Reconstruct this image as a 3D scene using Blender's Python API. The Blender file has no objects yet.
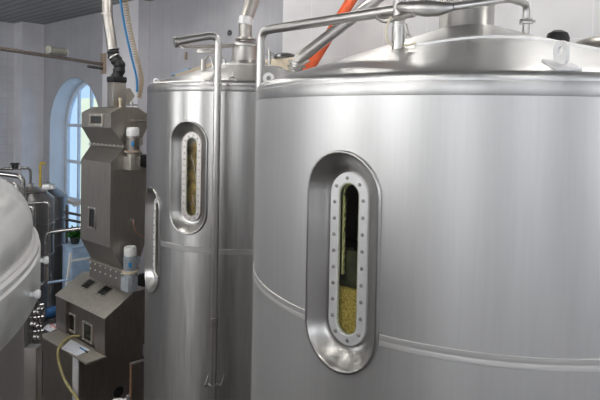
import bpy, bmesh, math, random
from mathutils import Vector, Matrix
random.seed(7)
V = Vector
PI = math.pi
H = 4.95                    # camera height above the floor; shapes below are written relative to eye level
scene = bpy.context.scene
COL = scene.collection

# ------------------------------------------------------------------ camera
F, ROLL, H0, PIT = 530.0, 0.0195, 119.4, 0.027
PPY = H0 + F*math.tan(PIT)
def ray(x, y):
    a, b = x-300, y-PPY
    c, s = math.cos(ROLL), math.sin(ROLL)
    u = c*a+s*b; v = -s*a+c*b
    vc = -v/F
    cp, sp = math.cos(PIT), math.sin(PIT)
    d = V((u/F, cp+vc*sp, -sp+vc*cp))
    return d/d.y
def at(x, y, Y):            # point of the place seen at that spot, at depth Y
    return ray(x, y)*Y
DS = V((-.765, .644, 0)).normalized()      # along the window wall, away from the viewer
DN = V((.644, .765, 0)).normalized()       # into the window wall
UP = V((0, 0, 1))
def SN(s, n, z=0): return DS*s+DN*n+UP*z
def hit(x, y, ax, val):
    r = ray(x, y)
    k = {'s': r.dot(DS), 'n': r.dot(DN), 'z': r.z}[ax]
    return r*(val/k)
def s_of(p): return p.dot(DS)
def n_of(p): return p.dot(DN)

cam = bpy.data.cameras.new('camera'); co = bpy.data.objects.new('camera', cam); COL.objects.link(co)
cam.sensor_width = 36; cam.lens = F/600*36; cam.shift_y = -(200-PPY)/600; cam.clip_start = .02
fw = V((0, math.cos(PIT), -math.sin(PIT))); u0 = V((0, math.sin(PIT), math.cos(PIT))); r0 = V((1, 0, 0))
cr = r0*math.cos(ROLL)+u0*math.sin(ROLL); cu = -r0*math.sin(ROLL)+u0*math.cos(ROLL)
M = Matrix((cr, cu, -fw)).transposed().to_4x4(); M.translation = V((0, 0, H)); co.matrix_world = M
scene.camera = co

# ------------------------------------------------------------------ mesh helpers
class MB:
    def __init__(s): s.bm = bmesh.new(); s.uv = None
    def vs(s, pts): return [s.bm.verts.new(p) for p in pts]
    def face(s, v):
        try: return s.bm.faces.new(v)
        except ValueError: return None
    def loft(s, loops, closed=True, cap0=False, cap1=False):
        L = [s.vs(l) for l in loops]; n = len(L[0])
        for a, b in zip(L, L[1:]):
            for i in range(n if closed else n-1):
                j = (i+1) % n; s.face((a[i], a[j], b[j], b[i]))
        if cap0: s.face(list(reversed(L[0])))
        if cap1: s.face(L[-1])
        return s
    def tube(s, path, r, seg=16, fillet=0, caps=True, close=False):
        pts = [V(p) for p in path]
        if fillet: pts = fil(pts, fillet)
        n = len(pts); loops = []; up = None
        for i, p in enumerate(pts):
            if close: t = pts[(i+1) % n]-pts[i-1]
            else: t = pts[min(i+1, n-1)]-pts[max(i-1, 0)]
            t.normalize()
            if up is None:
                up = V((0, 0, 1)) if abs(t.z) < .9 else V((1, 0, 0))
            x = t.cross(up).normalized(); up = x.cross(t).normalized()
            rr = r[i] if isinstance(r, (list, tuple)) else r
            loops.append([p+x*(math.cos(a)*rr)+up*(math.sin(a)*rr) for a in (2*PI*k/seg for k in range(seg))])
        if close: loops.append(loops[0]); caps = False
        return s.loft(loops, True, caps, caps)
    def lathe(s, c, prof, seg=32, ax=None, cap=True):
        c = V(c); ax = V(ax or (0, 0, 1)).normalized()
        x = ax.orthogonal().normalized() if abs(ax.z) < .999 else V((1, 0, 0)); y = ax.cross(x)
        loops = [[c+ax*z+(x*math.cos(a)+y*math.sin(a))*max(r, 1e-4) for a in (2*PI*k/seg for k in range(seg))] for r, z in prof]
        return s.loft(loops, True, cap, cap)
    def box(s, c, hx, hy, hz, X=V((1, 0, 0)), Y=V((0, 1, 0)), Z=V((0, 0, 1)), bev=0):
        c = V(c); q = []
        for dz in (-1, 1):
            for dx, dy in ((-1, -1), (1, -1), (1, 1), (-1, 1)):
                q.append(c+X*dx*hx+Y*dy*hy+Z*dz*hz)
        v = s.vs(q); fs = [s.face([v[i] for i in f]) for f in ((3, 2, 1, 0), (4, 5, 6, 7), (0, 1, 5, 4), (1, 2, 6, 5), (2, 3, 7, 6), (3, 0, 4, 7))]
        if bev:
            es = list({e for f in fs for e in f.edges})
            bmesh.ops.bevel(s.bm, geom=es, offset=bev, segments=2, affect='EDGES', profile=.5)
        return s
    def snbox(s, s0, s1, n0, n1, z0, z1, bev=0):
        return s.box(SN((s0+s1)/2, (n0+n1)/2, (z0+z1)/2), abs(s1-s0)/2, abs(n1-n0)/2, abs(z1-z0)/2, DS, DN, UP, bev)
    def prism(s, pts, vec, bev=0):
        a = [V(p) for p in pts]; b = [p+V(vec) for p in a]
        s.loft([a, b], True, True, True)
        if bev: bmesh.ops.bevel(s.bm, geom=list(s.bm.edges), offset=bev, segments=2, affect='EDGES', profile=.5)
        return s
    def bar(s, a, b, w, h=None, up=UP, bev=0):
        a, b = V(a), V(b); t = (b-a); L = t.length; t.normalize()
        if abs(t.dot(up)) > .95: up = DN
        x = t.cross(up).normalized(); y = x.cross(t)
        return s.box((a+b)/2, w/2, L/2, (h or w)/2, x, t, y, bev)
    def mesh(s, name, mat, base, ang=35, snuv=False):
        me = bpy.data.meshes.new(name)
        bmesh.ops.recalc_face_normals(s.bm, faces=s.bm.faces)
        if snuv:
            l = s.bm.loops.layers.uv.new('UVMap')
            for f in s.bm.faces:
                nn = f.normal
                for lp in f.loops:
                    p = lp.vert.co
                    if abs(nn.dot(DN)) > .7: lp[l].uv = (s_of(p), p.z)
                    elif abs(nn.dot(DS)) > .7: lp[l].uv = (n_of(p), p.z)
                    elif abs(nn.z) > .7: lp[l].uv = (s_of(p), n_of(p))
                    else: lp[l].uv = (s_of(p)+n_of(p), p.z)
        for v in s.bm.verts: v.co -= base
        s.bm.to_mesh(me); s.bm.free()
        for p in me.polygons: p.use_smooth = True
        me.set_sharp_from_angle(angle=math.radians(ang))
        me.materials.append(mat)
        return me
    def build(s, name, mat, parent=None, base=None, ang=35, snuv=False):
        if parent is not None:
            r = parent
            while r.parent: r = r.parent
            b = V(r['_b'])
        else:
            if base is None:
                s.bm.verts.ensure_lookup_table()
                cs = [v.co for v in s.bm.verts]
                b = V((sum(c.x for c in cs)/len(cs), sum(c.y for c in cs)/len(cs), min(c.z for c in cs)))
            else: b = V(base)
        o = bpy.data.objects.new(name, s.mesh(name, mat, b, ang, snuv)); COL.objects.link(o)
        if parent is not None: o.parent = parent
        else: o.location = b+V((0, 0, H)); o['_b'] = tuple(b)
        return o
def fil(pts, r, k=7):
    out = [pts[0]]
    for i in range(1, len(pts)-1):
        a, p, b = pts[i-1], pts[i], pts[i+1]
        u = (a-p); w = (b-p); R = min(r, u.length*.49, w.length*.49)
        u.normalize(); w.normalize(); p0 = p+u*R; p1 = p+w*R
        for j in range(k+1):
            t = j/k; out.append(p0*(1-t)**2+p*2*t*(1-t)+p1*t*t)
    out.append(pts[-1]); return out
def smooth(pts, k=8):
    P = [V(p) for p in pts]; P = [P[0]*2-P[1]]+P+[P[-1]*2-P[-2]]; out = []
    for i in range(1, len(P)-2):
        for j in range(k):
            t = j/k; a, b, c, d = P[i-1:i+3]
            out.append(.5*((2*b)+(c-a)*t+(2*a-5*b+4*c-d)*t*t+(3*b-a-3*c+d)*t**3))
    out.append(P[-2]); return out
def tag(o, label=None, cat=None, group=None, kind=None):
    if label: o['label'] = label
    if cat: o['category'] = cat
    if group: o['group'] = group
    if kind: o['kind'] = kind
    return o
def thing(name, base, label, cat, group=None):
    o = bpy.data.objects.new(name, None); COL.objects.link(o)
    o.empty_display_size = .1; o.location = V(base)+V((0, 0, H)); o['_b'] = tuple(base)
    return tag(o, label, cat, group)

# ------------------------------------------------------------------ materials
def nodes(name):
    m = bpy.data.materials.new(name); m.use_nodes = True
    nt = m.node_tree; return m, nt, nt.nodes['Principled BSDF']
def mat(name, col, rough=.5, metal=0, noise=.0, nscale=8, bump=0, **kw):
    m, nt, b = nodes(name)
    b.inputs['Roughness'].default_value = rough; b.inputs['Metallic'].default_value = metal
    b.inputs['Base Color'].default_value = (*col, 1)
    for k, v in kw.items(): b.inputs[k].default_value = v
    if noise or bump:
        tc = nt.nodes.new('ShaderNodeTexCoord'); nz = nt.nodes.new('ShaderNodeTexNoise')
        nz.inputs['Scale'].default_value = nscale; nz.inputs['Detail'].default_value = 5
        nt.links.new(tc.outputs['Object'], nz.inputs['Vector'])
        if noise:
            rp = nt.nodes.new('ShaderNodeValToRGB')
            rp.color_ramp.elements[0].position = .3; rp.color_ramp.elements[1].position = .7
            rp.color_ramp.elements[0].color = (*[c*(1-noise) for c in col], 1)
            rp.color_ramp.elements[1].color = (*[min(1, c*(1+noise)) for c in col], 1)
            nt.links.new(nz.outputs['Fac'], rp.inputs['Fac']); nt.links.new(rp.outputs['Color'], b.inputs['Base Color'])
        if bump:
            bp = nt.nodes.new('ShaderNodeBump'); bp.inputs['Strength'].default_value = bump; bp.inputs['Distance'].default_value = .01
            nt.links.new(nz.outputs['Fac'], bp.inputs['Height']); nt.links.new(bp.outputs['Normal'], b.inputs['Normal'])
    return m
def steel(name, col=(.6, .6, .6), rough=.32, aniso=0, streak=(1, 1, 1), var=.08, rvar=.06, rot=.25, nscale=6):
    m, nt, b = nodes(name)
    b.inputs['Metallic'].default_value = 1
    tc = nt.nodes.new('ShaderNodeTexCoord'); mp = nt.nodes.new('ShaderNodeMapping'); mp.inputs['Scale'].default_value = streak
    nz = nt.nodes.new('ShaderNodeTexNoise'); nz.inputs['Scale'].default_value = nscale; nz.inputs['Detail'].default_value = 6
    nt.links.new(tc.outputs['Object'], mp.inputs['Vector']); nt.links.new(mp.outputs['Vector'], nz.inputs['Vector'])
    rp = nt.nodes.new('ShaderNodeValToRGB'); e = rp.color_ramp.elements
    e[0].position = .3; e[1].position = .7
    e[0].color = (*[c*(1-var) for c in col], 1); e[1].color = (*[min(1, c*(1+var)) for c in col], 1)
    nt.links.new(nz.outputs['Fac'], rp.inputs['Fac']); nt.links.new(rp.outputs['Color'], b.inputs['Base Color'])
    mr = nt.nodes.new('ShaderNodeMapRange'); mr.inputs['From Min'].default_value = .3; mr.inputs['From Max'].default_value = .7
    mr.inputs['To Min'].default_value = rough-rvar; mr.inputs['To Max'].default_value = rough+rvar
    nt.links.new(nz.outputs['Fac'], mr.inputs['Value']); nt.links.new(mr.outputs['Result'], b.inputs['Roughness'])
    if aniso:
        b.inputs['Anisotropic'].default_value = aniso; b.inputs['Anisotropic Rotation'].default_value = rot
        tg = nt.nodes.new('ShaderNodeTangent'); tg.direction_type = 'RADIAL'; tg.axis = 'Z'
        nt.links.new(tg.outputs['Tangent'], b.inputs['Tangent'])
    return m
def tile(name, c1, c2, cm, w, h, rough=.25, off=0, mortar=.012, spec=.5):
    m, nt, b = nodes(name)
    uv = nt.nodes.new('ShaderNodeUVMap'); br = nt.nodes.new('ShaderNodeTexBrick')
    br.offset = off; br.inputs['Scale'].default_value = 1
    br.inputs['Brick Width'].default_value = w; br.inputs['Row Height'].default_value = h
    br.inputs['Mortar Size'].default_value = mortar*w; br.inputs['Mortar Smooth'].default_value = .3
    br.inputs['Color1'].default_value = (*c1, 1); br.inputs['Color2'].default_value = (*c2, 1); br.inputs['Mortar'].default_value = (*cm, 1)
    nt.links.new(uv.outputs['UV'], br.inputs['Vector'])
    nz = nt.nodes.new('ShaderNodeTexNoise'); nz.inputs['Scale'].default_value = 1.3; nz.inputs['Detail'].default_value = 6
    nt.links.new(uv.outputs['UV'], nz.inputs['Vector'])
    mx = nt.nodes.new('ShaderNodeMix'); mx.data_type = 'RGBA'; mx.blend_type = 'MULTIPLY'; mx.inputs[0].default_value = .35
    nt.links.new(br.outputs['Color'], mx.inputs[6]); nt.links.new(nz.outputs['Fac'], mx.inputs[7])
    nt.links.new(mx.outputs[2], b.inputs['Base Color'])
    b.inputs['Roughness'].default_value = rough; b.inputs['Specular IOR Level'].default_value = spec
    bp = nt.nodes.new('ShaderNodeBump'); bp.inputs['Strength'].default_value = .25; bp.inputs['Distance'].default_value = .004; bp.invert = True
    nt.links.new(br.outputs['Fac'], bp.inputs['Height']); nt.links.new(bp.outputs['Normal'], b.inputs['Normal'])
    return m

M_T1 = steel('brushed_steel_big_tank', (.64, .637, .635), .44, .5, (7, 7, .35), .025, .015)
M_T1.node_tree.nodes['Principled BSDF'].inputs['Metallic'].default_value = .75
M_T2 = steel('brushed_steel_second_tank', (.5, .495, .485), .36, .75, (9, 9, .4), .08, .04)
M_T0 = steel('dull_steel_near_tank', (.8, .8, .79), .38, .2, (2, 2, 2), .06, .05)
M_T0.node_tree.nodes['Principled BSDF'].inputs['Metallic'].default_value = .93
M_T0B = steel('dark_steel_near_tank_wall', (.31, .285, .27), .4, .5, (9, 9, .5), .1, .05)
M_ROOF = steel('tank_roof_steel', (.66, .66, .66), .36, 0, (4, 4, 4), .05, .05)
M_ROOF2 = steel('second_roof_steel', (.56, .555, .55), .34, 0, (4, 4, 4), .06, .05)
M_BAND = steel('bright_weld_band', (.78, .77, .755), .38, 0, (1, 1, 30), .06, .05)
M_BAND.node_tree.nodes['Principled BSDF'].inputs['Metallic'].default_value = .6
M_BAND2 = steel('satin_band', (.62, .61, .6), .42, 0, (1, 1, 30), .1, .05)
M_RIM = steel('darker_rim_band', (.42, .41, .4), .4, .4, (5, 5, 1), .1, .04)
M_RIM1 = steel('big_tank_rim_band', (.57, .565, .56), .42, .4, (3, 3, 1), .04, .03)
M_CUP = steel('polished_porthole_steel', (.49, .48, .465), .32, 0, (1, 1, 1), .04, .02)
M_FLG = steel('matt_flange_steel', (.8, .795, .8), .5, 0, (3, 3, 3), .04, .03)
M_FLG.node_tree.nodes['Principled BSDF'].inputs['Metallic'].default_value = .35
M_FLG2 = steel('worn_flange_steel', (.55, .52, .5), .5, 0, (60, 60, 60), .3, .1)
M_PIPE = steel('pipe_steel', (.54, .525, .505), .36, 0, (1, 1, 1), .05, .02)
M_DUCT = steel('duct_steel', (.46, .435, .405), .38, 0, (1, 1, 1), .06, .02)
M_BOLT = steel('bolt_steel', (.42, .4, .385), .35)
M_MILL = steel('mill_steel', (.38, .355, .325), .42, 0, (6, 6, .6), .1, .05)
M_MILL.node_tree.nodes['Principled BSDF'].inputs['Metallic'].default_value = .9
M_MILLT = steel('mill_dusty_steel', (.46, .43, .38), .5, 0, (3, 3, 3), .12, .06)
M_MILLT.node_tree.nodes['Principled BSDF'].inputs['Metallic'].default_value = .6
M_CAB = steel('cabinet_steel', (.37, .33, .30), .38, 0, (4, 4, .6), .12, .05)
M_DARKST = steel('dark_vessel_steel', (.22, .215, .215), .36, .5, (9, 9, .6), .12, .06)
M_DPIPE = steel('dark_pipe_steel', (.38, .37, .36), .25)
M_BLACK = mat('black_rubber', (.012, .012, .013), .5, 0, .3, 20, .3)
M_HOLE = mat('black_void', (.006, .006, .006), .8)
M_WHITE = mat('white_paint', (.75, .75, .74), .4, 0, .05, 12)
M_CREAM = mat('cream_board', (.62, .53, .40), .6, 0, .12, 14)
M_BLUE = mat('blue_paint', (.05, .17, .4), .4, 0, .15, 10)
M_PBLUE = mat('pale_blue_plastic', (.36, .5, .68), .45, 0, .1, 8)
M_ORANGE = mat('orange_red_hose', (.75, .12, .035), .45, 0, .12, 10)
M_YEL = mat('yellow_paint', (.62, .45, .06), .4, 0, .1, 10)
M_HOSE = mat('yellowed_hose', (.5, .43, .2), .35, 0, .12, 30)
M_COPPER = mat('copper_tube', (.55, .32, .22), .3, .8, .1, 20)
M_GREY = mat('grey_enamel', (.42, .46, .5), .4, 0, .12, 15)
M_DGREY = mat('dark_grey_enamel', (.07, .07, .07), .45, 0, .2, 15)
M_GREEN = mat('green_leaf', (.06, .24, .04), .5, 0, .5, 30)
M_SOIL = mat('dark_pot', (.03, .035, .03), .6, 0, .2, 20)
M_WIRE = mat('cream_cable', (.72, .66, .5), .5, 0, .05, 20)
M_CBLUE = mat('blue_cable', (.02, .22, .5), .4, 0, .05, 20)
M_TAN = mat('tan_plate', (.38, .3, .23), .5, 0, .15, 20)
M_OLIVE = mat('drab_grey_green', (.3, .3, .25), .5, 0, .15, 20)
M_BROWN = mat('brown_conduit', (.2, .165, .14), .4, .3, .15, 20)
M_TANC = mat('tan_cord', (.5, .4, .27), .5, 0, .1, 20)
M_RED = mat('red_print', (.7, .12, .04), .5, 0, .1, 20)
M_PRINT = mat('grey_print', (.35, .38, .45), .6, 0, .1, 20)
M_PAPER = mat('paper', (.8, .82, .88), .6, 0, .03, 20)
M_FRAMEP = mat('window_frame_paint', (.62, .68, .76), .45, 0, .06, 8)
M_GRAIN = mat('golden_grain_mash', (.95, .6, .14), .7, 0, .45, 90, .8)
M_WORT = mat('dark_olive_wort', (.10, .105, .06), .25, 0, .5, 8)
M_FOAM = mat('yellow_green_foam', (.85, .85, .35), .5, 0, .25, 60, .5)
M_GASK = mat('pale_gasket', (.5, .52, .38), .5, 0, .15, 40)
M_INNER = mat('tank_inside', (.05, .05, .045), .5, .5, .2, 5)
M_SCUM = mat('golden_residue', (.42, .29, .07), .5, 0, .85, 9, .4)
M_GLASS, nt_, b_ = nodes('sight_glass')
b_.inputs['Base Color'].default_value = (1, 1, 1, 1); b_.inputs['Transmission Weight'].default_value = 1
b_.inputs['Roughness'].default_value = .02; b_.inputs['IOR'].default_value = 1.45
M_PANE, nt_, b_ = nodes('window_pane')
b_.inputs['Base Color'].default_value = (.8, .9, 1, 1); b_.inputs['Roughness'].default_value = .04
tr_ = nt_.nodes.new('ShaderNodeBsdfTransparent'); tr_.inputs['Color'].default_value = (.86, .94, 1, 1)
mx_ = nt_.nodes.new('ShaderNodeMixShader'); mx_.inputs[0].default_value = .12
nt_.links.new(tr_.outputs[0], mx_.inputs[1]); nt_.links.new(b_.outputs[0], mx_.inputs[2]); nt_.links.new(mx_.outputs[0], nt_.nodes['Material Output'].inputs['Surface'])
M_WALL = tile('grey_wall_tiles', (.50, .50, .535), (.53, .53, .565), (.58, .58, .61), .15, 2.2, .3, 0, .03)
M_WALLR = tile('warm_wall_tiles', (.80, .79, .80), (.83, .82, .83), (.90, .89, .9), .62, .9, .35, 0, .012)
M_WALLL = tile('glazed_white_tiles', (.74, .74, .78), (.8, .8, .84), (.66, .66, .7), .2, .2, .12, 0, .03, .6)
M_PIL = tile('pale_pilaster_tiles', (.84, .83, .87), (.86, .85, .89), (.78, .77, .82), .3, .3, .3, 0, .012)
M_REV = tile('sky_tinted_reveal', (.74, .78, .84), (.76, .8, .86), (.68, .72, .78), .2, .2, .4, 0, .015)  # white reveal, sky light put in as a pale blue tint
M_FLOOR = tile('floor_tiles', (.16, .15, .14), (.19, .18, .17), (.1, .1, .1), .3, .3, .35, 0, .02)
M_CEIL = tile('ribbed_ceiling_panels', (.34, .34, .335), (.36, .36, .35), (.2, .2, .2), 60, .2, .45, 0, .0006)
M_GLOWSLAB = mat('warm_glow_outside', (1, .86, .55), .8, 0, .08, 1)  # warm glow outside the window put into the colour

# ------------------------------------------------------------------ room shell
S_L, N_W = 14.6, 6.3
S_R, N_B = -4.0, -4.2
ZC, ZF = 2.34, -H
def struct(name, mb, m, ang=35, parent=None):
    o = mb.build(name, m, parent, None, ang, True)
    if parent is None: tag(o, kind='structure')
    return o
struct('floor', MB().snbox(S_R, S_L, N_B, N_W+.5, ZF-.2, ZF), M_FLOOR)
struct('ceiling', MB().snbox(S_R, S_L, N_B, N_W+.5, ZC, ZC+.2), M_CEIL)
struct('wall_left', MB().snbox(S_L, S_L+.2, N_B, N_W+.5, ZF, ZC), M_WALLL)
sp0 = s_of(hit(43.5, 100, 's', 14.1)); npil = n_of(hit(22, 100, 's', 14.1))
struct('trim_1', MB().snbox(14.1, S_L, npil, N_W, ZF, ZC), M_PIL)
struct('trim_2', MB().snbox(14.25, S_L, npil-1.6, npil-1.1, ZF, ZC), M_WALLL)
# window wall with an arched opening
sA = s_of(hit(49.5, 165, 'n', N_W)); WR = 1.27; sB = sA-2*WR; sM = sA-WR
zsp = hit(74, 78, 'n', N_W).z-WR; zsill = -3.1
def arch_loop(s_mid, r, z_spring, z_sill, n, k=28):
    pts = [SN(s_mid-r, n, z_sill)]
    for i in range(k+1):
        a = PI*i/k; pts.append(SN(s_mid-r*math.cos(a), n, z_spring+r*math.sin(a)))
    pts.append(SN(s_mid+r, n, z_sill)); return pts
w = MB(); TH = .47
w.snbox(S_R, sB, N_W, N_W+TH, ZF, ZC); w.snbox(sA, S_L, N_W, N_W+TH, ZF, ZC); w.snbox(sB, sA, N_W, N_W+TH, ZF, zsill)
al = arch_loop(sM, WR, zsp, zsill, N_W)[1:-1]
for nn in (N_W,):
    for a, b in zip(al, al[1:]):
        ta, tb = V((a.x, a.y, ZC)), V((b.x, b.y, ZC))
        w.prism([a, b, tb, ta], DN*TH)
struct('wall_back', w, M_WALL)
rv = MB(); lo = [arch_loop(sM, WR-.004, zsp, zsill+.004, N_W-.002), arch_loop(sM, WR-.004, zsp, zsill+.004, N_W+TH)]
rv.loft(lo, True); struct('trim_3', rv, M_REV, 50)
# window: frame, mullions, pane
win = thing('window_1', SN(sM, N_W+TH, zsill), None, None); win['kind'] = 'structure'
for k in ('label', 'category'):
    if k in win: del win[k]
NG = N_W+TH
f = MB()
o1 = arch_loop(sM, WR-.01, zsp, zsill+.01, NG-.06); o2 = arch_loop(sM, WR-.10, zsp, zsill+.1, NG-.06)
i1 = [p+DN*.08 for p in o1]; i2 = [p+DN*.08 for p in o2]
f.loft([i1, o1, o2, i2], True); f.build('window_frame', M_FRAMEP, win)
f = MB()
for q in (-.62, 0, .62):
    zt = zsp+math.sqrt((WR-.05)**2-q*q)
    f.snbox(sM+q-.03, sM+q+.03, NG-.05, NG+.01, zsill+.1, zt)
for yy in (125.3, 161.5, 199):
    z_ = hit(72, yy, 'n', NG-.05).z
    f.snbox(sM-WR+.05, sM+WR-.05, NG-.052, NG+.012, z_-.04, z_+.04)
zb = hit(72, 161, 'n', NG).z-1.9; f.snbox(sM-WR+.05, sM+WR-.05, NG-.052, NG+.012, zb-.03, zb+.03)
f.build('glazing_bar', M_FRAMEP, win)
f = MB(); g1 = arch_loop(sM, WR-.08, zsp, zsill+.08, NG-.022); f.prism(g1, DN*.006); f.build('window_pane', M_PANE, win, ang=20)
# pilaster beside the window and the paler wall section behind the big tanks
p1 = s_of(hit(102.5, 60, 'n', 6.05)); p2 = s_of(hit(138, 60, 'n', 6.05))
struct('trim_4', MB().snbox(p2, p1, 6.05, N_W, ZF, ZC), M_PIL)
p3 = s_of(hit(282.5, 40, 'n', 6.1))
struct('trim_5', MB().snbox(S_R, p3, 6.1, N_W, ZF, ZC), M_WALLR)
# walls behind the viewer, with unseen openings added to let light in
def wall_openings(name, axis, pos, thick, a0, a1, holes, m):
    w = MB(); xs = a0
    def bx(u0, u1, z0, z1):
        if axis == 'n': w.snbox(u0, u1, pos, pos+thick, z0, z1)
        else: w.snbox(pos, pos+thick, u0, u1, z0, z1)
    for (h0_, h1_, z0, z1) in holes:
        bx(xs, h0_, ZF, ZC); bx(h0_, h1_, ZF, z0); bx(h0_, h1_, z1, ZC); xs = h1_
    bx(xs, a1, ZF, ZC); return struct(name, w, m)
HN = [(-2.6, -.4, -.7, 1.9), (1.4, 3.6, -.7, 1.9), (5.4, 7.6, -.7, 1.9), (9.4, 11.6, -.7, 1.9)]
wall_openings('wall_front', 'n', N_B, -.3, S_R, S_L, HN, M_PIL)
HS = [(-2.8, -.6, -.7, 1.9), (1.6, 3.8, -.7, 1.9)]
wall_openings('wall_right', 's', S_R, -.3, N_B, N_W+.5, HS, M_PIL)

# light: sky, sun and area lights added in the unseen openings
wd = bpy.data.worlds.new('world'); scene.world = wd; wd.use_nodes = True
bg = wd.node_tree.nodes['Background']; bg.inputs['Color'].default_value = (.60, .745, .92, 1); bg.inputs['Strength'].default_value = 1.2
sl = bpy.data.lights.new('sun', 'SUN'); sl.energy = 6; sl.angle = .01; sl.color = (1, .93, .8); so_ = bpy.data.objects.new('sun', sl); COL.objects.link(so_)
so_.rotation_euler = (DN*.3-UP*.95).to_track_quat('-Z', 'Y').to_euler()
def area(name, p, dirv, sx, sy, e, col=(1, 1, 1)):
    l = bpy.data.lights.new(name, 'AREA'); l.shape = 'RECTANGLE'; l.size = sx; l.size_y = sy; l.energy = e; l.color = col
    o = bpy.data.objects.new(name, l); COL.objects.link(o); o.location = V(p)+V((0, 0, H))
    o.rotation_euler = V(dirv).to_track_quat('-Z', 'Z' if abs(V(dirv).normalized().z) < .9 else 'Y').to_euler(); return o
EN = {0: 60, 1: 100, 2: 150, 3: 110}  # strength of the fill added in each opening
for i, (a, b, z0, z1) in enumerate(HN):
    area('added_fill', SN((a+b)/2, N_B-.05, (z0+z1)/2), DN, b-a, z1-z0, EN[i], (1, .985, .96))
for a, b, z0, z1 in HS:
    area('added_fill', SN(S_R-.05, (a+b)/2, (z0+z1)/2), DS, b-a, z1-z0, 40, (1, .985, .96))
# unseen ceiling lamps, added to brighten the walls and tank roofs
def lamp(s, n, e, label):
    t = thing('added_ceiling_lamp', SN(s, n, ZC-.12), label, 'lamp', 'added ceiling lights')
    MB().snbox(s-.6, s+.6, n-.15, n+.15, ZC-.09, ZC-.002, .01).build('housing', M_WHITE, t)
    m = bpy.data.materials.get('added_lamp_glow')
    if not m:
        m, nt, b = nodes('added_lamp_glow'); b.inputs['Emission Color'].default_value = (1, .97, .92, 1); b.inputs['Emission Strength'].default_value = 17
    MB().snbox(s-.57, s+.57, n-.12, n+.12, ZC-.115, ZC-.088, .008).build('diffuser', m, t)
LAMPS = [(-1.5, .6), (1.6, .0), (4.6, .6), (1.4, -2.4), (3.6, -1.2), (-1.2, 4.6), (.8, 4.9), (3.3, 4.9), (5.6, 3.0), (7.2, 2.8), (9.4, .4), (6.3, 4.9), (8.8, 3.9)]
for s, n in LAMPS:
    lamp(s, n, 60, 'long white ceiling light added out of view to brighten the tanks')

# ------------------------------------------------------------------ tanks
def stadium(hw, hh, k=16):
    pts = []; c = hh-hw
    for i in range(k+1):
        a = PI*i/k; pts.append((hw*math.cos(a), c+hw*math.sin(a)))
    m = 6
    for i in range(1, m): pts.append((-hw, c-2*c*i/m))
    for i in range(k+1):
        a = PI+PI*i/k; pts.append((hw*math.cos(a), -c+hw*math.sin(a)))
    for i in range(1, m): pts.append((hw, -c+2*c*i/m))
    return pts
HW, HH = .24, .5975
def shell(c, R, z0, z1, ports, base, name, m, parent):
    """cylinder wall with stadium openings; ports = [(theta, z)]"""
    bm = bmesh.new(); a, b = HW+.05, HH+.05; hw, hh = HW-.012, HH-.012
    def P(th, z): return V((c[0]+R*math.cos(th), c[1]+R*math.sin(th), z))
    ths = [2*PI*i/180 for i in range(181)]; zs = [z0, z1]
    for t, z in ports:
        ths += [t-a/R, t+a/R]; zs += [z-b, z+b]
    ths = sorted(set(x for x in ths)); zs = sorted(zs)
    zz = [zs[0]]
    for z in zs[1:]:
        k = max(1, int((z-zz[-1])/.3)); s_ = zz[-1]
        for i in range(1, k+1): zz.append(s_+(z-s_)*i/k)
    for i in range(len(ths)-1):
        for j in range(len(zz)-1):
            tm, zm = (ths[i]+ths[i+1])/2, (zz[j]+zz[j+1])/2
            if any(abs(tm-t)*R < a and abs(zm-z) < b for t, z in ports): continue
            bm.faces.new([bm.verts.new(P(ths[i+p], zz[j+q])) for p, q in ((0, 0), (1, 0), (1, 1), (0, 1))])
    for t, z in ports:
        inner = stadium(hw, hh, 24); C = hh-hw; outer = []
        for x, y in inner:
            if abs(y) <= C+1e-9 and abs(abs(x)-hw) < 1e-9: outer.append((a if x > 0 else -a, y)); continue
            cy = C if y > 0 else -C; dx, dy = x, y-cy
            kx = a/abs(dx) if abs(dx) > 1e-9 else 1e9; ky = (b-C)/abs(dy) if abs(dy) > 1e-9 else 1e9
            k = min(kx, ky); outer.append((dx*k, cy+dy*k))
        # snap nearest to the four corners
        for sx in (-1, 1):
            for sy in (-1, 1):
                i = min(range(len(outer)), key=lambda i: (outer[i][0]-sx*a)**2+(outer[i][1]-sy*b)**2); outer[i] = (sx*a, sy*b)
        rings = []
        for k in range(5):
            f_ = k/4; rings.append([bm.verts.new(P(t+(p[0]*(1-f_)+q[0]*f_)/R, z+p[1]*(1-f_)+q[1]*f_)) for p, q in zip(inner, outer)])
        for r1, r2 in zip(rings, rings[1:]):
            for i in range(len(r1)):
                j = (i+1) % len(r1); bm.faces.new((r1[i], r1[j], r2[j], r2[i]))
    bmesh.ops.remove_doubles(bm, verts=bm.verts, dist=1e-5)
    me = bpy.data.meshes.new(name)
    for v in bm.verts: v.co -= V(base)
    bm.to_mesh(me); bm.free()
    cc = V((c[0], c[1], 0))-V((base[0], base[1], 0))
    nrm = []
    for v in me.vertices:
        n = V((v.co.x-cc.x, v.co.y-cc.y, 0)).normalized(); nrm.append(n)
    # faces outward
    bm = bmesh.new(); bm.from_mesh(me)
    flip = [f for f in bm.faces if f.normal.dot(V((f.calc_center_median().x-cc.x, f.calc_center_median().y-cc.y, 0))) < 0]
    bmesh.ops.reverse_faces(bm, faces=flip); bm.to_mesh(me); bm.free()
    for p in me.polygons: p.use_smooth = True
    me.normals_split_custom_set_from_vertices([tuple(n) for n in nrm])
    me.materials.append(m)
    o = bpy.data.objects.new(name, me); COL.objects.link(o); o.parent = parent; return o
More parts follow.
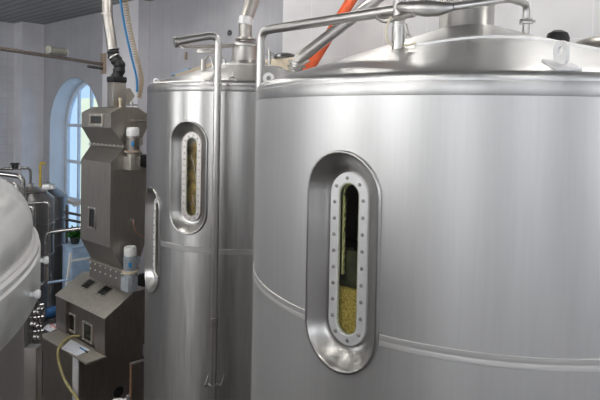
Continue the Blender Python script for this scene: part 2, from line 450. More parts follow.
def port(c, R, th, zc, parent, cupm, flgm, nb=22):
    en = V((math.cos(th), math.sin(th), 0)); ex = V((-math.sin(th), math.cos(th), 0)); O = V((c[0], c[1], zc))+en*R
    def pt(x, y, h, cv):
        sag = math.sqrt(R*R-x*x)-R
        return O+ex*x+UP*y+en*(h+sag*cv-(1-cv)*.018)
    prof = [(.004, -.03, 1), (0, .002, 1), (.0, .012, 1), (.004, .018, 1), (.011, .02, 1), (.018, .014, 1), (.025, .002, 1), (.036, -.012, .9), (.055, -.032, .7), (.078, -.052, .4), (.1, -.064, .1), (.126, -.068, 0), (.164, -.068, 0)]
    mb = MB(); mb.loft([[pt(x, y, h, cv) for x, y in stadium(HW-i, HH-i)] for i, h, cv in prof], True)
    pr = mb.build('porthole', cupm, parent, ang=60)
    fw_, fh = .1235, .473
    mb = MB(); pf = [(0, -.068), (0, -.052), (.004, -.048), (.052, -.048), (.0575, -.052), (.0575, -.07)]
    mb.loft([[pt(x, y, h, 0) for x, y in stadium(fw_-i, fh-i)] for i, h in pf], True)
    mb.build('porthole_flange', flgm, pr, ang=30)
    mb = MB(); mb.loft([[pt(x, y, h, 0) for x, y in stadium(fw_-.0555-i, fh-.0555-i)] for i, h in [(0, -.066), (0, -.051), (.005, -.051), (.007, -.066)]], True)
    mb.build('gasket', M_GASK, pr)
    mb = MB(); mb.loft([[pt(x, y, h, 0) for x, y in stadium(fw_-.0576, fh-.0576)] for h in (-.072, -.06)], True, True, True)
    mb.build('sight_glass', M_GLASS, pr, ang=20)
    # bolts evenly along the stadium
    bw, bh = .094, .4435; c_ = bh-bw; per = 4*c_+2*PI*bw; first = None
    root = parent
    for k in range(nb):
        d = per*(k+.5)/nb
        if d < 2*c_: x, y = bw, -c_+d
        elif d < 2*c_+PI*bw: a = (d-2*c_)/bw; x, y = bw*math.cos(a), c_+bw*math.sin(a)
        elif d < 4*c_+PI*bw: x, y = -bw, c_-(d-2*c_-PI*bw)
        else: a = PI+(d-4*c_-PI*bw)/bw; x, y = bw*math.cos(a), -c_+bw*math.sin(a)
        p = pt(x, y, -.049, 0)-V(root['_b'])
        if first is None:
            mb = MB(); mb.lathe(V(root['_b']), [(.0075, 0), (.0105, .001), (.0105, .003), (.0072, .0032), (.0072, .009), (.005, .0105)], 12, en)
            first = mb.build('flange_bolt', M_BOLT, pr); o = first
        else:
            o = first.copy(); COL.objects.link(o); o.parent = pr
        o.location = p
    return pr
def ringband(c, R, z0, z1, m, parent, name, skips=(), t=.004, line=False, ang=40):
    """raised strip round the tank wall, leaving out the angles given"""
    segs = []; cuts = sorted(skips)
    if not cuts: segs = [(0, 2*PI, True)]
    else:
        for i, (a, b) in enumerate(cuts):
            nx = cuts[(i+1) % len(cuts)][0]+(2*PI if i == len(cuts)-1 else 0); segs.append((b, nx, False))
    mb = MB()
    pf = [(0, z0), (t, z0+.003), (t, (z0+z1)/2-.003), (t*.75, (z0+z1)/2), (t, (z0+z1)/2+.003), (t, z1-.003), (0, z1)] if line else [(0, z0), (t, z0+.003), (t, z1-.003), (0, z1)]
    for a, b, cl in segs:
        n = max(8, int((b-a)/(2*PI)*180))
        loops = []
        for i in range(n+1):
            q = a+(b-a)*i/n; loops.append([V((c[0]+(R+h)*math.cos(q), c[1]+(R+h)*math.sin(q), z)) for h, z in pf])
        mb.loft(loops, False)
    return mb.build(name, m, parent, ang=ang)
def cone_z(Rt, zr, rn, zn):
    """roof height function"""
    r1 = Rt-.05+.05*math.cos(math.radians(70)); z1 = zr+.05*math.sin(math.radians(70))
    return lambda r: z1+(zn-z1)*(r1-r)/(r1-rn)

# --- the big tank on the right
C1 = (1.27, 4.026); R1 = 1.6; ZR1 = .205; RN = .2; ZN1 = .71
t1 = thing('brewing_tank', V((C1[0], C1[1], ZF)), 'huge brushed steel tank filling the right of the view, with one long bolted sight window', 'tank')
def az(c, x, R):      # azimuth on the tank of what is seen at column x, mid height
    u = ray(x, 200).x; A = 1+u*u; B = -2*(u*c[0]+c[1]); D_ = c[0]**2+c[1]**2-R*R
    Y = (-B-math.sqrt(B*B-4*A*D_))/(2*A); return math.atan2(Y-c[1], u*Y-c[0]) % (2*PI)
TH1 = az(C1, 341.5, R1); ZP1 = -.755
shell(C1, R1, ZF+.6, ZR1, [(TH1, ZP1)], t1['_b'], 'tank_wall', M_T1, t1)
def roof(c, R, zr, rn, zn, m, parent, hn=.42, neckm=None):
    pf = [(R-.05+.05*math.cos(math.radians(a)), zr+.05*math.sin(math.radians(a))) for a in range(0, 71, 10)]
    pf += [(pf[-1][0]+(rn-pf[-1][0])*i/12, pf[-1][1]+(zn-pf[-1][1])*i/12) for i in range(1, 13)]
    MB().lathe((c[0], c[1], 0), pf, 160, cap=False).build('tank_roof', m, parent, ang=80)
roof(C1, R1, ZR1, RN, ZN1, M_ROOF, t1)
MB().lathe((C1[0]-.03, C1[1], 0), [(RN+.02, ZN1-.05), (RN, ZN1-.01), (RN, ZN1+.42), (RN+.05, ZN1+.42), (RN+.05, ZN1+.45), (.05, ZN1+.5)], 64).build('roof_neck', M_PIPE, t1)
MB().lathe((C1[0], C1[1], 0), [(R1, ZF+.6), (R1-.1, ZF+.55), (.1, ZF+.4)], 96).build('tank_bottom', M_T1, t1)
for k in range(6):
    a = 2*PI*k/6+.3; MB().lathe((C1[0]+1.4*math.cos(a), C1[1]+1.4*math.sin(a), 0), [(.09, ZF), (.09, ZF+.02), (.05, ZF+.03), (.05, ZF+.62)], 16).build('leg', M_PIPE, t1)
dA = (HW+.004)/R1
ringband(C1, R1, -1.145, -1.083, M_BAND, t1, 'weld_band', [(TH1-dA, TH1+dA)], line=True)
ringband(C1, R1, ZR1-.075, ZR1-.005, M_RIM1, t1, 'rim_band', t=.0015)
port(C1, R1, TH1, ZP1, t1, M_CUP, M_FLG)
# strip seam across the cone, lying in an upright plane
cz1 = cone_z(R1, ZR1, RN, ZN1)
def on_roof(X, Y, c=C1, cz=cz1): return V((X, Y, cz(math.hypot(X-c[0], Y-c[1]))))
def roof_hit(x, y, c=C1, cz=cz1, R=R1):
    r = ray(x, y); best = None
    Y = 1.5
    while Y < 9:
        p = r*Y; rr = math.hypot(p.x-c[0], p.y-c[1])
        if rr < R:
            g = p.z-cz(rr)
            if g <= 0: return p
            if best is None or g < best[0]: best = (g, p)
        Y += .004
    p = best[1]; return V((p.x, p.y, cz(math.hypot(p.x-c[0], p.y-c[1]))))
mb = MB(); xs = [.70+i*(2.3-.70)/60 for i in range(61)]
def ysm(x): return 3.3-(.2*max(0, x-1.2))
mb.loft([[on_roof(x, ysm(x)-.012)+V((0, 0, -.004)), on_roof(x, ysm(x)-.012)+V((0, 0, .013)), on_roof(x, ysm(x)+.012)+V((0, 0, .016)), on_roof(x, ysm(x)+.02)+V((0, 0, -.006))] for x in xs], True, True, True)
mb.build('roof_seam', M_BAND, t1)
# lifting eyes
def lug(p, face, t, m, sc=1.0, plate=True, nrm=UP):
    """ring plate standing on a roof: p base point, face = direction its disc faces"""
    face = V(face).normalized(); sx = face.cross(UP).normalized(); mb = MB(); r, ri = .05*sc, .022*sc; k = 24
    cen = p+UP*r*.95
    for sgn in (1,):
        lo = []
        for off, rr in ((-.007, ri), (-.007, r), (.007, r), (.007, ri)):
            lo.append([cen+face*off+sx*math.cos(2*PI*i/k)*rr+UP*(math.sin(2*PI*i/k)*rr*(1.25 if rr > ri else 1)) for i in range(k)])
        mb.loft(lo+[lo[0]], True)
    o = mb.build('lifting_eye', m, t)
    if plate: mb = MB(); mb.box(p+UP*.004, .075*sc, .055*sc, .006, sx, (face+UP*(-.0)).normalized(), UP, .002); mb.build('lug_plate', m, o)
    return o
p = roof_hit(561, 66); d_ = V((C1[0]-p.x, C1[1]-p.y, 0)).normalized()
def lug1():
    t = t1; nrm = V((-d_.x*.333, -d_.y*.333, .943)); X = d_.cross(UP).normalized(); Yv = nrm.cross(X).normalized()
    mb = MB(); mb.box(p+nrm*.006, .06, .085, .006, X, Yv, nrm, .002); pl = mb.build('lug_plate', M_FLG, t)
    face = V((.97, .25, 0)).normalized(); sx = face.cross(UP).normalized(); k = 28; r, ri = .046, .02; cen = p+UP*.075+V((0, 0, 0))
    mb = MB(); out = []
    def ol(rr, off, tall):
        L = []
        for i in range(k):
            a = 2*PI*i/k; x, z = math.cos(a)*rr, math.sin(a)*rr
            if tall and z < 0: x = math.copysign(max(abs(x), 0), x); z = z*1.5; x = (r if x > 0 else -r)*min(1, abs(math.cos(a))**.35+.0)
            L.append(cen+face*off+sx*x+UP*z)
        return L
    lo = [ol(ri, -.008, 0), ol(r, -.008, 1), ol(r, .008, 1), ol(ri, .008, 0)]
    mb.loft(lo+[lo[0]], True); mb.build('lifting_eye', M_FLG, pl)
lug1()
p = at(268.5, 78, 3.83)
def ringlug(px, py, Y, rpx, t, m):
    cen = at(px, py, Y); r = rpx*Y/F; ri = r*.42; face = V((-cen.x, -cen.y, 0)).normalized(); sx = face.cross(UP); k = 28; mb = MB()
    lo = [[cen+face*off+sx*math.cos(2*PI*i/k)*rr+UP*math.sin(2*PI*i/k)*rr for i in range(k)] for off, rr in ((-.008, ri), (-.008, r), (.008, r), (.008, ri))]
    mb.loft(lo+[lo[0]], True); mb.box(cen-UP*r*1.2, r*.9, .008, r*.6, sx, face, UP); return mb.build('lifting_eye', m, t)
ringlug(268.5, 78, 3.86, 5.5, t1, M_WHITE)
# mash inside, seen through the glass
zg = at(345, 286, 2.95).z
def inside(c, R, th, z0, z1, name, m, label, cat, dr, wide=.2):
    mb = MB(); pts = []; r_out = R-dr
    for i in range(25):
        a = th+(-1+2*i/24)*wide; pts.append((a, r_out))
    base = [V((c[0]+r*math.cos(a), c[1]+r*math.sin(a), z0)) for a, r in pts]+[V((c[0]+(R-.35)*math.cos(a), c[1]+(R-.35)*math.sin(a), z0)) for a, r in reversed(pts)]
    mb.loft([base, [q+UP*(z1-z0) for q in base]], True, True, True)
    o = mb.build(name, m, None, ang=30); tag(o, label, cat, kind='stuff'); return o
inside(C1, R1, TH1, -1.9, zg, 'grain_mash', M_GRAIN, 'golden grain mash behind the lower glass of the big tank', 'grain', .105, .22)
inside(C1, R1, TH1, zg+.004, zg+.21, 'wort', M_WORT, 'dark olive wort above the grain in the big tank window', 'liquid', .125, .22)
# foam clinging to the left inner edge of the glass
en = V((math.cos(TH1), math.sin(TH1), 0)); ex = V((-math.sin(TH1), math.cos(TH1), 0)); O1 = V((C1[0], C1[1], ZP1))+en*(R1-.018)
mb = MB(); sgn = 1 if (O1+ex).x < O1.x else -1
fo = []
for i in range(60):
    q = i/59; y = -.1+.44*q; wd_ = (.011+.002*math.sin(i*1.1)+.004*random.random()) if y < .32 else .008
    fo.append([O1+ex*sgn*.063+UP*y-en*.085, O1+ex*sgn*(.063-wd_)+UP*y-en*.085, O1+ex*sgn*(.063-wd_)+UP*y-en*.1, O1+ex*sgn*.063+UP*y-en*.1])
mb.loft(fo, True, True, True)
k = 14
fo = []
for i in range(k+1):
    a = PI*i/k; th_w = .008+.004*random.random()
    fo.append([O1+ex*sgn*math.cos(a)*r_+UP*(.3495+math.sin(a)*r_)-en*e_ for r_, e_ in ((.065, .085), (.065-th_w, .085), (.065-th_w, .1), (.065, .1))])
mb.loft(fo, True, True, True)
tag(mb.build('foam_residue', M_FOAM, None), 'yellow-green foam clinging inside the big tank glass', 'foam', kind='stuff')
def plight(p, e, col=(1, .9, .7), r=.03):
    l = bpy.data.lights.new('tank_lamp', 'POINT'); l.energy = e; l.color = col; l.shadow_soft_size = r
    o = bpy.data.objects.new('tank_lamp', l); COL.objects.link(o); o.location = V(p)+V((0, 0, H))

# --- the second tank
C2 = (-.659, 6.6); R2 = 1.2; ZR2 = .345; RN2 = .155; ZN2 = .71
t2 = thing('brewing_tank', V((C2[0], C2[1], ZF)), 'tall narrower brushed steel tank left of the huge tank, with two sight windows', 'tank')
TH2 = az(C2, 187, R2); ZP2 = -.63; TH3 = az(C2, 151.5, R2); ZP3 = -1.385
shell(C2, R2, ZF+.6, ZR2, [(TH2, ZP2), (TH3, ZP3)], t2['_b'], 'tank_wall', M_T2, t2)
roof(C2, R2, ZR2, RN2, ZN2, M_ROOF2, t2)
MB().lathe((C2[0], C2[1], 0), [(R2, ZF+.6), (R2-.1, ZF+.55), (.1, ZF+.4)], 96).build('tank_bottom', M_T2, t2)
for k in range(4):
    a = 2*PI*k/4+.3; MB().lathe((C2[0]+1.05*math.cos(a), C2[1]+1.05*math.sin(a), 0), [(.09, ZF), (.09, ZF+.02), (.05, ZF+.03), (.05, ZF+.62)], 16).build('leg', M_PIPE, t2)
dA = (HW+.003)/R2
ringband(C2, R2, -1.405, -1.344, M_BAND2, t2, 'weld_band', [(TH3-dA, TH3+dA)], t=.003)
ringband(C2, R2, ZR2-.075, ZR2-.008, M_RIM, t2, 'rim_band', t=.002)
port(C2, R2, TH2, ZP2, t2, M_CUP, M_FLG2, 30)
port(C2, R2, TH3, ZP3, t2, M_CUP, M_FLG, 24)
cz2 = cone_z(R2, ZR2, RN2, ZN2)
MB().lathe((C2[0]-.05, C2[1], 0), [(RN2+.015, ZN2-.05), (RN2, ZN2), (RN2, ZN2+.17), (RN2+.025, ZN2+.175), (RN2+.025, ZN2+.2), (RN2-.03, ZN2+.225), (.07, ZN2+.24)], 48).build('roof_neck', M_PIPE, t2)
mb = MB(); q = .42
mb.tube([V((C2[0]+q*math.cos(a), C2[1]+q*math.sin(a), cz2(q)+.004)) for a in (2*PI*i/60 for i in range(60))], .009, 8, close=True); mb.build('roof_seam', M_BAND, t2)
ringlug(156, 81, 6.6, 3, t2, M_FLG)
# small hinge eye on the roof front
p = roof_hit(232.5, 81, C2, cz2, R2)
mb = MB(); mb.tube([p+V((-.035, 0, .0)), p+V((-.03, 0, .03)), p+V((0, 0, .045)), p+V((.03, 0, .03)), p+V((.035, 0, 0))], .008, 8, .02); mb.tube([p+V((0, 0, .04)), p+V((0, 0, .085))], .008, 8); mb.build('roof_hook', M_PIPE, t2)
# small stub with looped tube, on the roof
p = roof_hit(203, 70, C2, cz2, R2)
mb = MB(); mb.lathe(p, [(.034, -.03), (.034, .12), (.028, .125)], 20); mb.build('roof_nozzle', M_DUCT, t2)
mb = MB(); mb.tube([p+V((.02, 0, .05)), p+V((.03, 0, .14)), p+V((.07, 0, .17)), p+V((.1, 0, .11)), p+V((.12, 0, -.02))], .011, 10, .04); mb.build('vent_tube', M_PIPE, t2)
p = roof_hit(224.5, 61, C2, cz2, R2)
mb = MB(); mb.tube([p+V((0, 0, -.02)), p+V((0, 0, .05)), p+V((-.06, 0, .08)), p+V((-.06, 0, .12))], .016, 10, .03); mb.build('vent_tube', M_PIPE, t2)
p = V((at(269, 66, 6.5).x, 6.5, 0)); p.z = cz2(math.hypot(p.x-C2[0], p.y-C2[1]))
mb = MB(); mb.tube([p-UP*.03, p+UP*.16], .02, 12); mb.tube([p+UP*.12+V((-.04, 0, 0)), p+UP*.12+V((.06, 0, 0))], .016, 10); mb.tube([p+UP*.14, p+V((-.01, 0, .2)), p+V((-.05, 0, .22))], .01, 8, .03); mb.build('relief_valve', M_PIPE, t2)
# inside of the second tank's window: golden residue and thin rods standing for white reflections
en2 = V((math.cos(TH2), math.sin(TH2), 0)); ex2 = V((-math.sin(TH2), math.cos(TH2), 0)); O2 = V((C2[0], C2[1], ZP2))+en2*(R2-.018)
inside(C2, R2, TH2, -1.5, -.08, 'wort', M_SCUM, 'brownish golden wort behind the upper window of the second tank', 'liquid', .14, .2)
s2 = 1 if (O2+ex2).x > O2.x else -1
mb = MB(); mb.tube(smooth([O2-en2*.1+ex2*s2*(-.04)+UP*.22, O2-en2*.1+ex2*s2*.0+UP*.12, O2-en2*.1+ex2*s2*.03+UP*-.05, O2-en2*.1+ex2*s2*.035+UP*-.25]), .004, 8)
mb.tube([O2-en2*.1+ex2*s2*.04+UP*-.2, O2-en2*.1+ex2*s2*-.04+UP*-.3], .004, 8); mb.tube([O2-en2*.1+ex2*s2*-.02+UP*-.2, O2-en2*.1+ex2*s2*.03+UP*-.32], .004, 8)
tag(mb.build('glass_glint', M_PIPE, None), 'thin bright rods standing for white reflections in the upper window of the second tank', 'tube')

# --- near tank at the left edge
C0 = (-2.237, .936); R0 = 1.6
t0 = thing('storage_tank', V((C0[0], C0[1], ZF)), 'near blurry domed steel tank cut off by the left edge', 'tank')
zt = -.40; zl = -.535
pf = [(R0-.03, zt+.0), (R0-.022, zt+.04), (R0-.028, zt+.09), (R0-.06, zt+.145), (R0-.13, zt+.19), (R0-.28, zt+.235), (R0-.6, zt+.3), (R0-1.0, zt+.35), (.05, zt+.38)]
def csm(pf, k=5):
    P = smooth([V((a, b, 0)) for a, b in pf], k); return [(max(p.x, .001), p.y) for p in P]
MB().lathe((C0[0], C0[1], 0), csm(pf), 160).build('tank_dome', M_T0, t0, ang=80)
MB().lathe((C0[0], C0[1], 0), [(R0-.08, zt-.01), (R0-.012, zt-.012), (R0-.004, zt-.004), (R0-.004, zt+.008), (R0-.012, zt+.014), (R0-.02, zt+.012), (R0-.03, zt+.03), (R0-.06, zt+.03)], 160, cap=False).build('dome_flange', M_BAND, t0, ang=50)
MB().lathe((C0[0], C0[1], 0), [(R0-.02, zt), (R0, zt-.012), (R0, zl+.01), (R0-.01, zl), (R0-.1, zl-.005)], 160, cap=False).build('tank_collar', M_T0, t0, ang=50)
MB().lathe((C0[0], C0[1], 0), [(R0-.045, zl+.02), (R0-.045, ZF+.5), (.1, ZF+.4)], 160, cap=False).build('tank_wall', M_T0B, t0, ang=50)
for k in range(4):
    a = 2*PI*k/4+.3; MB().lathe((C0[0]+1.3*math.cos(a), C0[1]+1.3*math.sin(a), 0), [(.09, ZF), (.09, ZF+.02), (.05, ZF+.03), (.05, ZF+.52)], 16).build('leg', M_PIPE, t0)
for px, py, Y in ((24, 262, 1.58), (-8, 297, 1.36)):
    q = at(px, py, Y); dv = V((q.x-C0[0], q.y-C0[1], 0)); b = V((C0[0], C0[1], q.z))+dv.normalized()*R0; dv.normalize()
    mb = MB(); mb.lathe(b, [(.007, -.01), (.007, .008), (.011, .01), (.012, .02), (.008, .023)], 16, dv); mb.build('collar_knob', M_WHITE, t0)


# ------------------------------------------------------------------ pipes round the tanks
def pipe_thing(name, label, cat, path, r, m=None, fillet=.08, group=None, seg=18):
    mb = MB(); mb.tube(path, r, seg, fillet); o = mb.build(name, m or M_PIPE, None, ang=50); return tag(o, label, cat, group)
def V2(p, z): return V((p.x, p.y, z))
# rail pipe up beside the big tank and across its roof
q = at(260, 80, 4.42); q1 = at(262.5, 31, 4.42); st = roof_hit(398, 48); top = ray(398.5, 4)*(st.y)
tp = thing('process_pipe', V2(q, ZF), 'steel pipe rising between the two tanks and bending right over the huge tank', 'pipe')
zt_ = q1.z
end = V2(st, top.z-.035)
MB().tube([V2(q, ZF), V2(q, zt_), end], .0355, 20, .1).build('long_pipe', M_PIPE, tp, ang=50)
MB().tube([st-UP*.04, V2(st, top.z+.02)], .039, 24).build('stub_pipe', M_PIPE, tp, ang=50)
MB().lathe(V2(st, st.z+.14), [(.0392, -.003), (.0405, 0), (.0392, .003)], 24).build('weld_ring', M_FLG, tp)
a1 = V2(st, top.z-.02); a2 = at(414, 8, 3.22); a3 = at(438, 9, 3.2); a4 = at(452, 7, 3.2); a5 = at(510, -1, 3.3); a6 = at(524, 3, 3.4)
MB().tube([a1, a2, (a2+a3)/2, a3, a4], [.036, .043, .05, .045, .026], 20).build('reducer', M_PIPE, tp, ang=60)
base_ = V((at(526, 30, 3.6).x, 3.6, 0)); base_ = on_roof(base_.x, base_.y)
mb = MB(); mb.tube([a4, a5, V((base_.x, base_.y, at(526, 4, 3.6).z)), base_-UP*.03], .0235, 18, .07); mb.build('branch_pipe', M_PIPE, tp, ang=50)
mb = MB(); mb.lathe(V2(base_, at(526, 21.5, 3.6).z), [(.024, -.02), (.042, -.016), (.044, -.005), (.034, 0), (.044, .005), (.042, .016), (.024, .02)], 24); mb.tube([V2(base_, at(526, 21.5, 3.6).z)+V((-.05, -.02, 0)), V2(base_, at(526, 21.5, 3.6).z)+V((.05, -.02, 0))], .012, 10); mb.build('clamp_ferrule', M_PIPE, tp)
mb = MB(); mb.tube([at(378, 17, 3.45), at(384, 21, 3.4), at(393, 19, 3.36), at(414, 14, 3.2)], .019, 14, .04); mb.build('drain_elbow', M_DUCT, tp)
mb = MB(); mb.tube([at(405, 24, 3.25), at(407, 32, 3.25), at(408.5, 34, 3.25)], .012, 12); mb.lathe(at(408.5, 36, 3.25), [(.018, -.01), (.02, .0), (.012, .012)], 16); mb.build('sample_valve', M_DUCT, tp)
mb = MB(); mb.tube(smooth([at(391, 17, 3.3), at(387, 26, 3.3), at(386, 35, 3.32), at(389, 42, 3.34), st+V((-.04, -.02, .015))]), .0065, 8)
mb.tube([st+V((.035, -.03, .015)), at(407, 45.5, 3.27), at(416, 43, 3.29)], .007, 8); tag(mb.build('sensor_cable', M_WIRE, None), 'thin cream cable looping beside the stub pipe on the huge tank roof', 'cable')
# manway lid and black cover at the back of the big roof
mc = V((2.30, 4.05, 0)); mc.z = cz1(math.hypot(mc.x-C1[0], mc.y-C1[1]))
t = thing('manway', mc, 'round dished manway lid with pale rim at the far right of the roof', 'lid')
MB().lathe(mc, [(.25, -.12), (.25, .095), (.28, .1), (.285, .115), (.28, .13), (.25, .125)], 48, cap=False).build('rim', M_FLG, t)
MB().lathe(mc, [(.252, .12), (.235, .17), (.19, .21), (.1, .24), (.01, .25)], 48).build('dished_lid', M_DUCT, t)
p = on_roof(at(557.5, 42, 3.75).x, 3.75)
mb = MB(); mb.lathe(p, [(.075, -.03), (.078, .03), (.065, .065), (.03, .085), (.005, .088)], 28); tag(mb.build('black_cap', M_BLACK, None), 'small black rounded cap behind the lifting eye of the huge tank', 'cap')

# pipe in front of the second tank
ph = 5.22
p0 = at(213.5, 380, ph); pv = at(217.8, 60, ph); pv = V((pv.x, ph, 0)); ztp = at(218, 34.5, ph).z
tq = thing('process_pipe', V2(pv, ZF), 'thin upright steel pipe clamped in front of the narrower tank, bent left at its top', 'pipe')
el = at(176, 42, ph-.15)
MB().tube([V2(pv, ZF), V2(pv, ztp), V((el.x, el.y, el.z))], .036, 20, .11).build('long_pipe', M_PIPE, tq, ang=50)
dv = (el-V2(pv, ztp)).normalized()
MB().lathe(el-dv*.02, [(.037, 0), (.052, .004), (.054, .014), (.046, .02), (.054, .026), (.052, .038), (.03, .044)], 24, dv).build('clamp_ferrule', M_PIPE, tq)
b1 = at(181, 46, 5.3); b2 = at(206, 46.5, 6.0); b3 = at(233, 45.5, 6.45)
MB().tube([el+V((.02, .03, -.01)), b1, b2, b3], .024, 14, .05).build('return_pipe', M_PIPE, tq, ang=50)
MB().box(at(206, 51.5, 5.9), .1, .02, .02, bev=.005).build('bracket', M_DUCT, tq)
for yy in (84, 385):
    z_ = at(216, yy, ph).z; c_ = V2(pv, z_)
    mb = MB(); mb.lathe(c_, [(.037, -.012), (.043, -.01), (.043, .01), (.037, .012)], 20)
    mb.bar(c_+V((-.085, 0, 0)), c_+V((.085, 0, 0)), .018, .018); 
    for sx in (-1, 1): mb.lathe(c_+V((.075*sx, -.014, 0)), [(.012, -.008), (.012, .008)], 10, (0, 1, 0)); mb.tube([c_+V((.08*sx, 0, 0)), V((pv.x+.08*sx, 5.45, z_))], .006, 8)
    mb.build('pipe_clamp', M_PIPE, tq)
MB().lathe(V2(pv, at(215, 322, ph).z), [(.0365, -.05), (.041, -.045), (.041, .045), (.0365, .05)], 20).build('coupling', M_DUCT, tq)

# chimney on the second tank
cx, cy = C2[0]-.04, C2[1]; zc = ZN2+.235
e1 = V((cx, cy, at(248, 21, cy).z)); e2 = at(278, -72, cy+.1); e2 = e1+(e2-e1)*((ZC-.01-e1.z)/(e2.z-e1.z))
tc_ = thing('vent_pipe', V((cx, cy, zc)), 'steel vent pipe rising from the neck of the narrower tank and leaning right', 'pipe')
MB().tube([V((cx, cy, zc)), e1, e2], .082, 24, .07).build('pipe_run', M_DUCT, tc_, ang=50)
MB().lathe(V((cx, cy, zc)), [(.085, .015), (.125, .02), (.13, .03), (.125, .045), (.085, .05)], 28).build('collar', M_DUCT, tc_)
MB().lathe(e1, [(.084, -.05), (.089, -.045), (.09, .04), (.084, .05)], 24, (e2-e1).normalized()+UP).build('tape_joint', M_FLG, tc_)

# slanting steel pipe and orange-red hose
f0 = roof_hit(294, 73, C2, cz2, R2); f0 = V((at(294, 74, 6.42).x, 6.42, 0)); f0.z = cz2(math.hypot(f0.x-C2[0], f0.y-C2[1]))
f1 = at(299, 59, 6.4); f2 = at(378, -2, 6.3); f3 = f1+(f2-f1)*((ZC-.02-f1.z)/(f2.z-f1.z))
ts = thing('vent_pipe', f0, 'steel pipe slanting up to the right behind the huge tank', 'pipe')
MB().tube([f0-UP*.03, f0+(f1-f0)*.8+V((-.01, 0, 0)), f1+(f2-f1)*.04, f3], .07, 24, .06).build('pipe_run', M_PIPE, ts, ang=50)
ax_ = (f1-f0).normalized()
MB().lathe(f0+ax_*.08, [(.075, -.06), (.105, -.05), (.11, -.03), (.085, -.02), (.085, .0), (.11, .01), (.11, .035), (.075, .045)], 28, ax_).build('clamp_ferrule', M_PIPE, ts)
MB().bar(f0+ax_*.07+V((.02, -.11, 0)), f0+ax_*.12+V((.14, -.06, .02)), .03, .03, bev=.004).build('clamp_lever', M_DUCT, ts)
g0 = at(298, 86, 6.95); g1 = at(352, -1, 6.95); g2 = g0+(g1-g0)*((ZC-.02-g0.z)/(g1.z-g0.z))
pipe_thing('hose', 'orange-red hose slanting up behind the steel pipe', 'hose', [g0, g1, g2], .072, M_ORANGE)

# cream duct casing behind the second tank, dark lid on top
cA = hit(264, 60, 'n', 5.78); cB = hit(300, 60, 'n', 5.78)
MBc = MB(); zc_ = hit(285, 57.5, 'n', 5.78).z
MBc.snbox(s_of(cB), s_of(cA), 5.8, 6.08, ZF, zc_, .01)
tcas = tag(MBc.build('duct_casing', M_CREAM, None, snuv=False), 'cream box casing between the narrower tank and the wall', 'casing')
lc = hit(285, 59, 'n', 5.93)
MB().lathe(V2(lc, zc_+.001), [(.17, 0), (.175, .02), (.15, .06), (.08, .085), (.01, .09)], 32).build('round_lid', M_DARKST, None)
tag(bpy.data.objects['round_lid'], 'dark round lid on top of the cream box casing', 'lid')
mb = MB(); mb.bar(hit(177, 76, 'n', 6.2), hit(214, 64.5, 'n', 6.2), .1, .07, up=UP, bev=.006); tag(mb.build('mounting_board', M_CREAM, None), 'cream board on the wall just above the narrower tank roof', 'board')
mb = MB(); mb.bar(hit(172, 75, 'n', 6.25), hit(190, 68.8, 'n', 6.25), .07, .04, up=UP, bev=.006); tag(mb.build('mounting_strip', M_PBLUE, None), 'blue strip on the wall at the left end of the cream board', 'strip')
pw = hit(230, 33, 'n', 6.29)
mb = MB(); mb.lathe(pw, [(.045, 0), (.05, .02), (.03, .035)], 16, -DN); tag(mb.build('wall_socket', M_DGREY, None), 'small dark round socket on the grey wall above the narrower tank', 'socket')
pw = hit(186, 56, 'n', 6.29)
mb = MB(); mb.box(pw, .03, .02, .07, DS, DN, UP, .005); tag(mb.build('mounting_plate', M_TAN, None), 'small brown hook plate on the grey wall left of the bent pipe', 'hook')

# ------------------------------------------------------------------ malt mill
s0 = s_of(at(110.5, 180, 8.0)); n0 = n_of(at(110.5, 180, 8.0)); s1 = s_of(hit(81, 180, 'n', n0))
def R_(x, y): p = hit(x, y, 's', s0); return n_of(p), p.z
def F_(x, y): p = hit(x, y, 'n', n0); return s_of(p), p.z
nA, zTop = R_(122, 107); nB = R_(138, 107)[0]; nC = R_(147, 112)[0]; zSh = R_(110.5, 113)[1]; zHb = R_(110.5, 128)[1]
nF, zF1 = R_(124.5, 147); nG = nC-(nF-n0)*.6
pl = hit(91, 146, 'n', nF); sF = s_of(pl)
zS2 = R_(109.5, 163)[1]; zB2 = R_(109, 248)[1]; nF2, zF2 = R_(124, 270)
def rect(sa, sb, na, nb_, z): return [SN(sa, na, z), SN(sb, na, z), SN(sb, nb_, z), SN(sa, nb_, z)]
tm = thing('malt_mill', SN(s0, n0, ZF), 'tall grey steel malt mill of stacked hoppers beside the arched window', 'machine')
MB().loft([rect(s0, s1, nA, nB, zTop), rect(s0, s1, n0, nC, zSh), rect(s0, s1, n0, nC, zHb), rect(s0, sF, nF, nG, zF1+.02)], True, True, True).build('upper_housing', M_MILL, tm, ang=20)
mb = MB(); mb.snbox(s0-.03, sF+.03, nF-.03, nG+.02, zF1-.012, zF1-.002); mb.snbox(s0-.03, sF+.03, nF-.03, nG+.02, zF1+.004, zF1+.014)
fl = mb.build('hopper_flange', M_MILLT, tm)
def bolts(parent, pts, ax, r=.013):
    first = None; b = V(tm['_b'])
    for p in pts:
        if first is None:
            mb = MB(); mb.lathe(b, [(r, 0), (r, r*.8), (r*.5, r*1.1)], 8, ax); first = mb.build('flange_bolt', M_FLG, parent); o = first
        else: o = first.copy(); COL.objects.link(o); o.parent = parent
        o.location = p-b
bolts(fl, [SN(s0+.02+(sF-s0-.04)*i/8, nF-.02, zF1+.014) for i in range(9)], UP)
MB().loft([rect(s0, sF, nF, nG, zF1-.012), rect(s0, s1, n0, nC, zS2), rect(s0, s1, n0, nC, zB2), rect(s0, sF, nF2, nG, zF2+.01)], True, True, True).build('hopper_body', M_MILL, tm, ang=20)
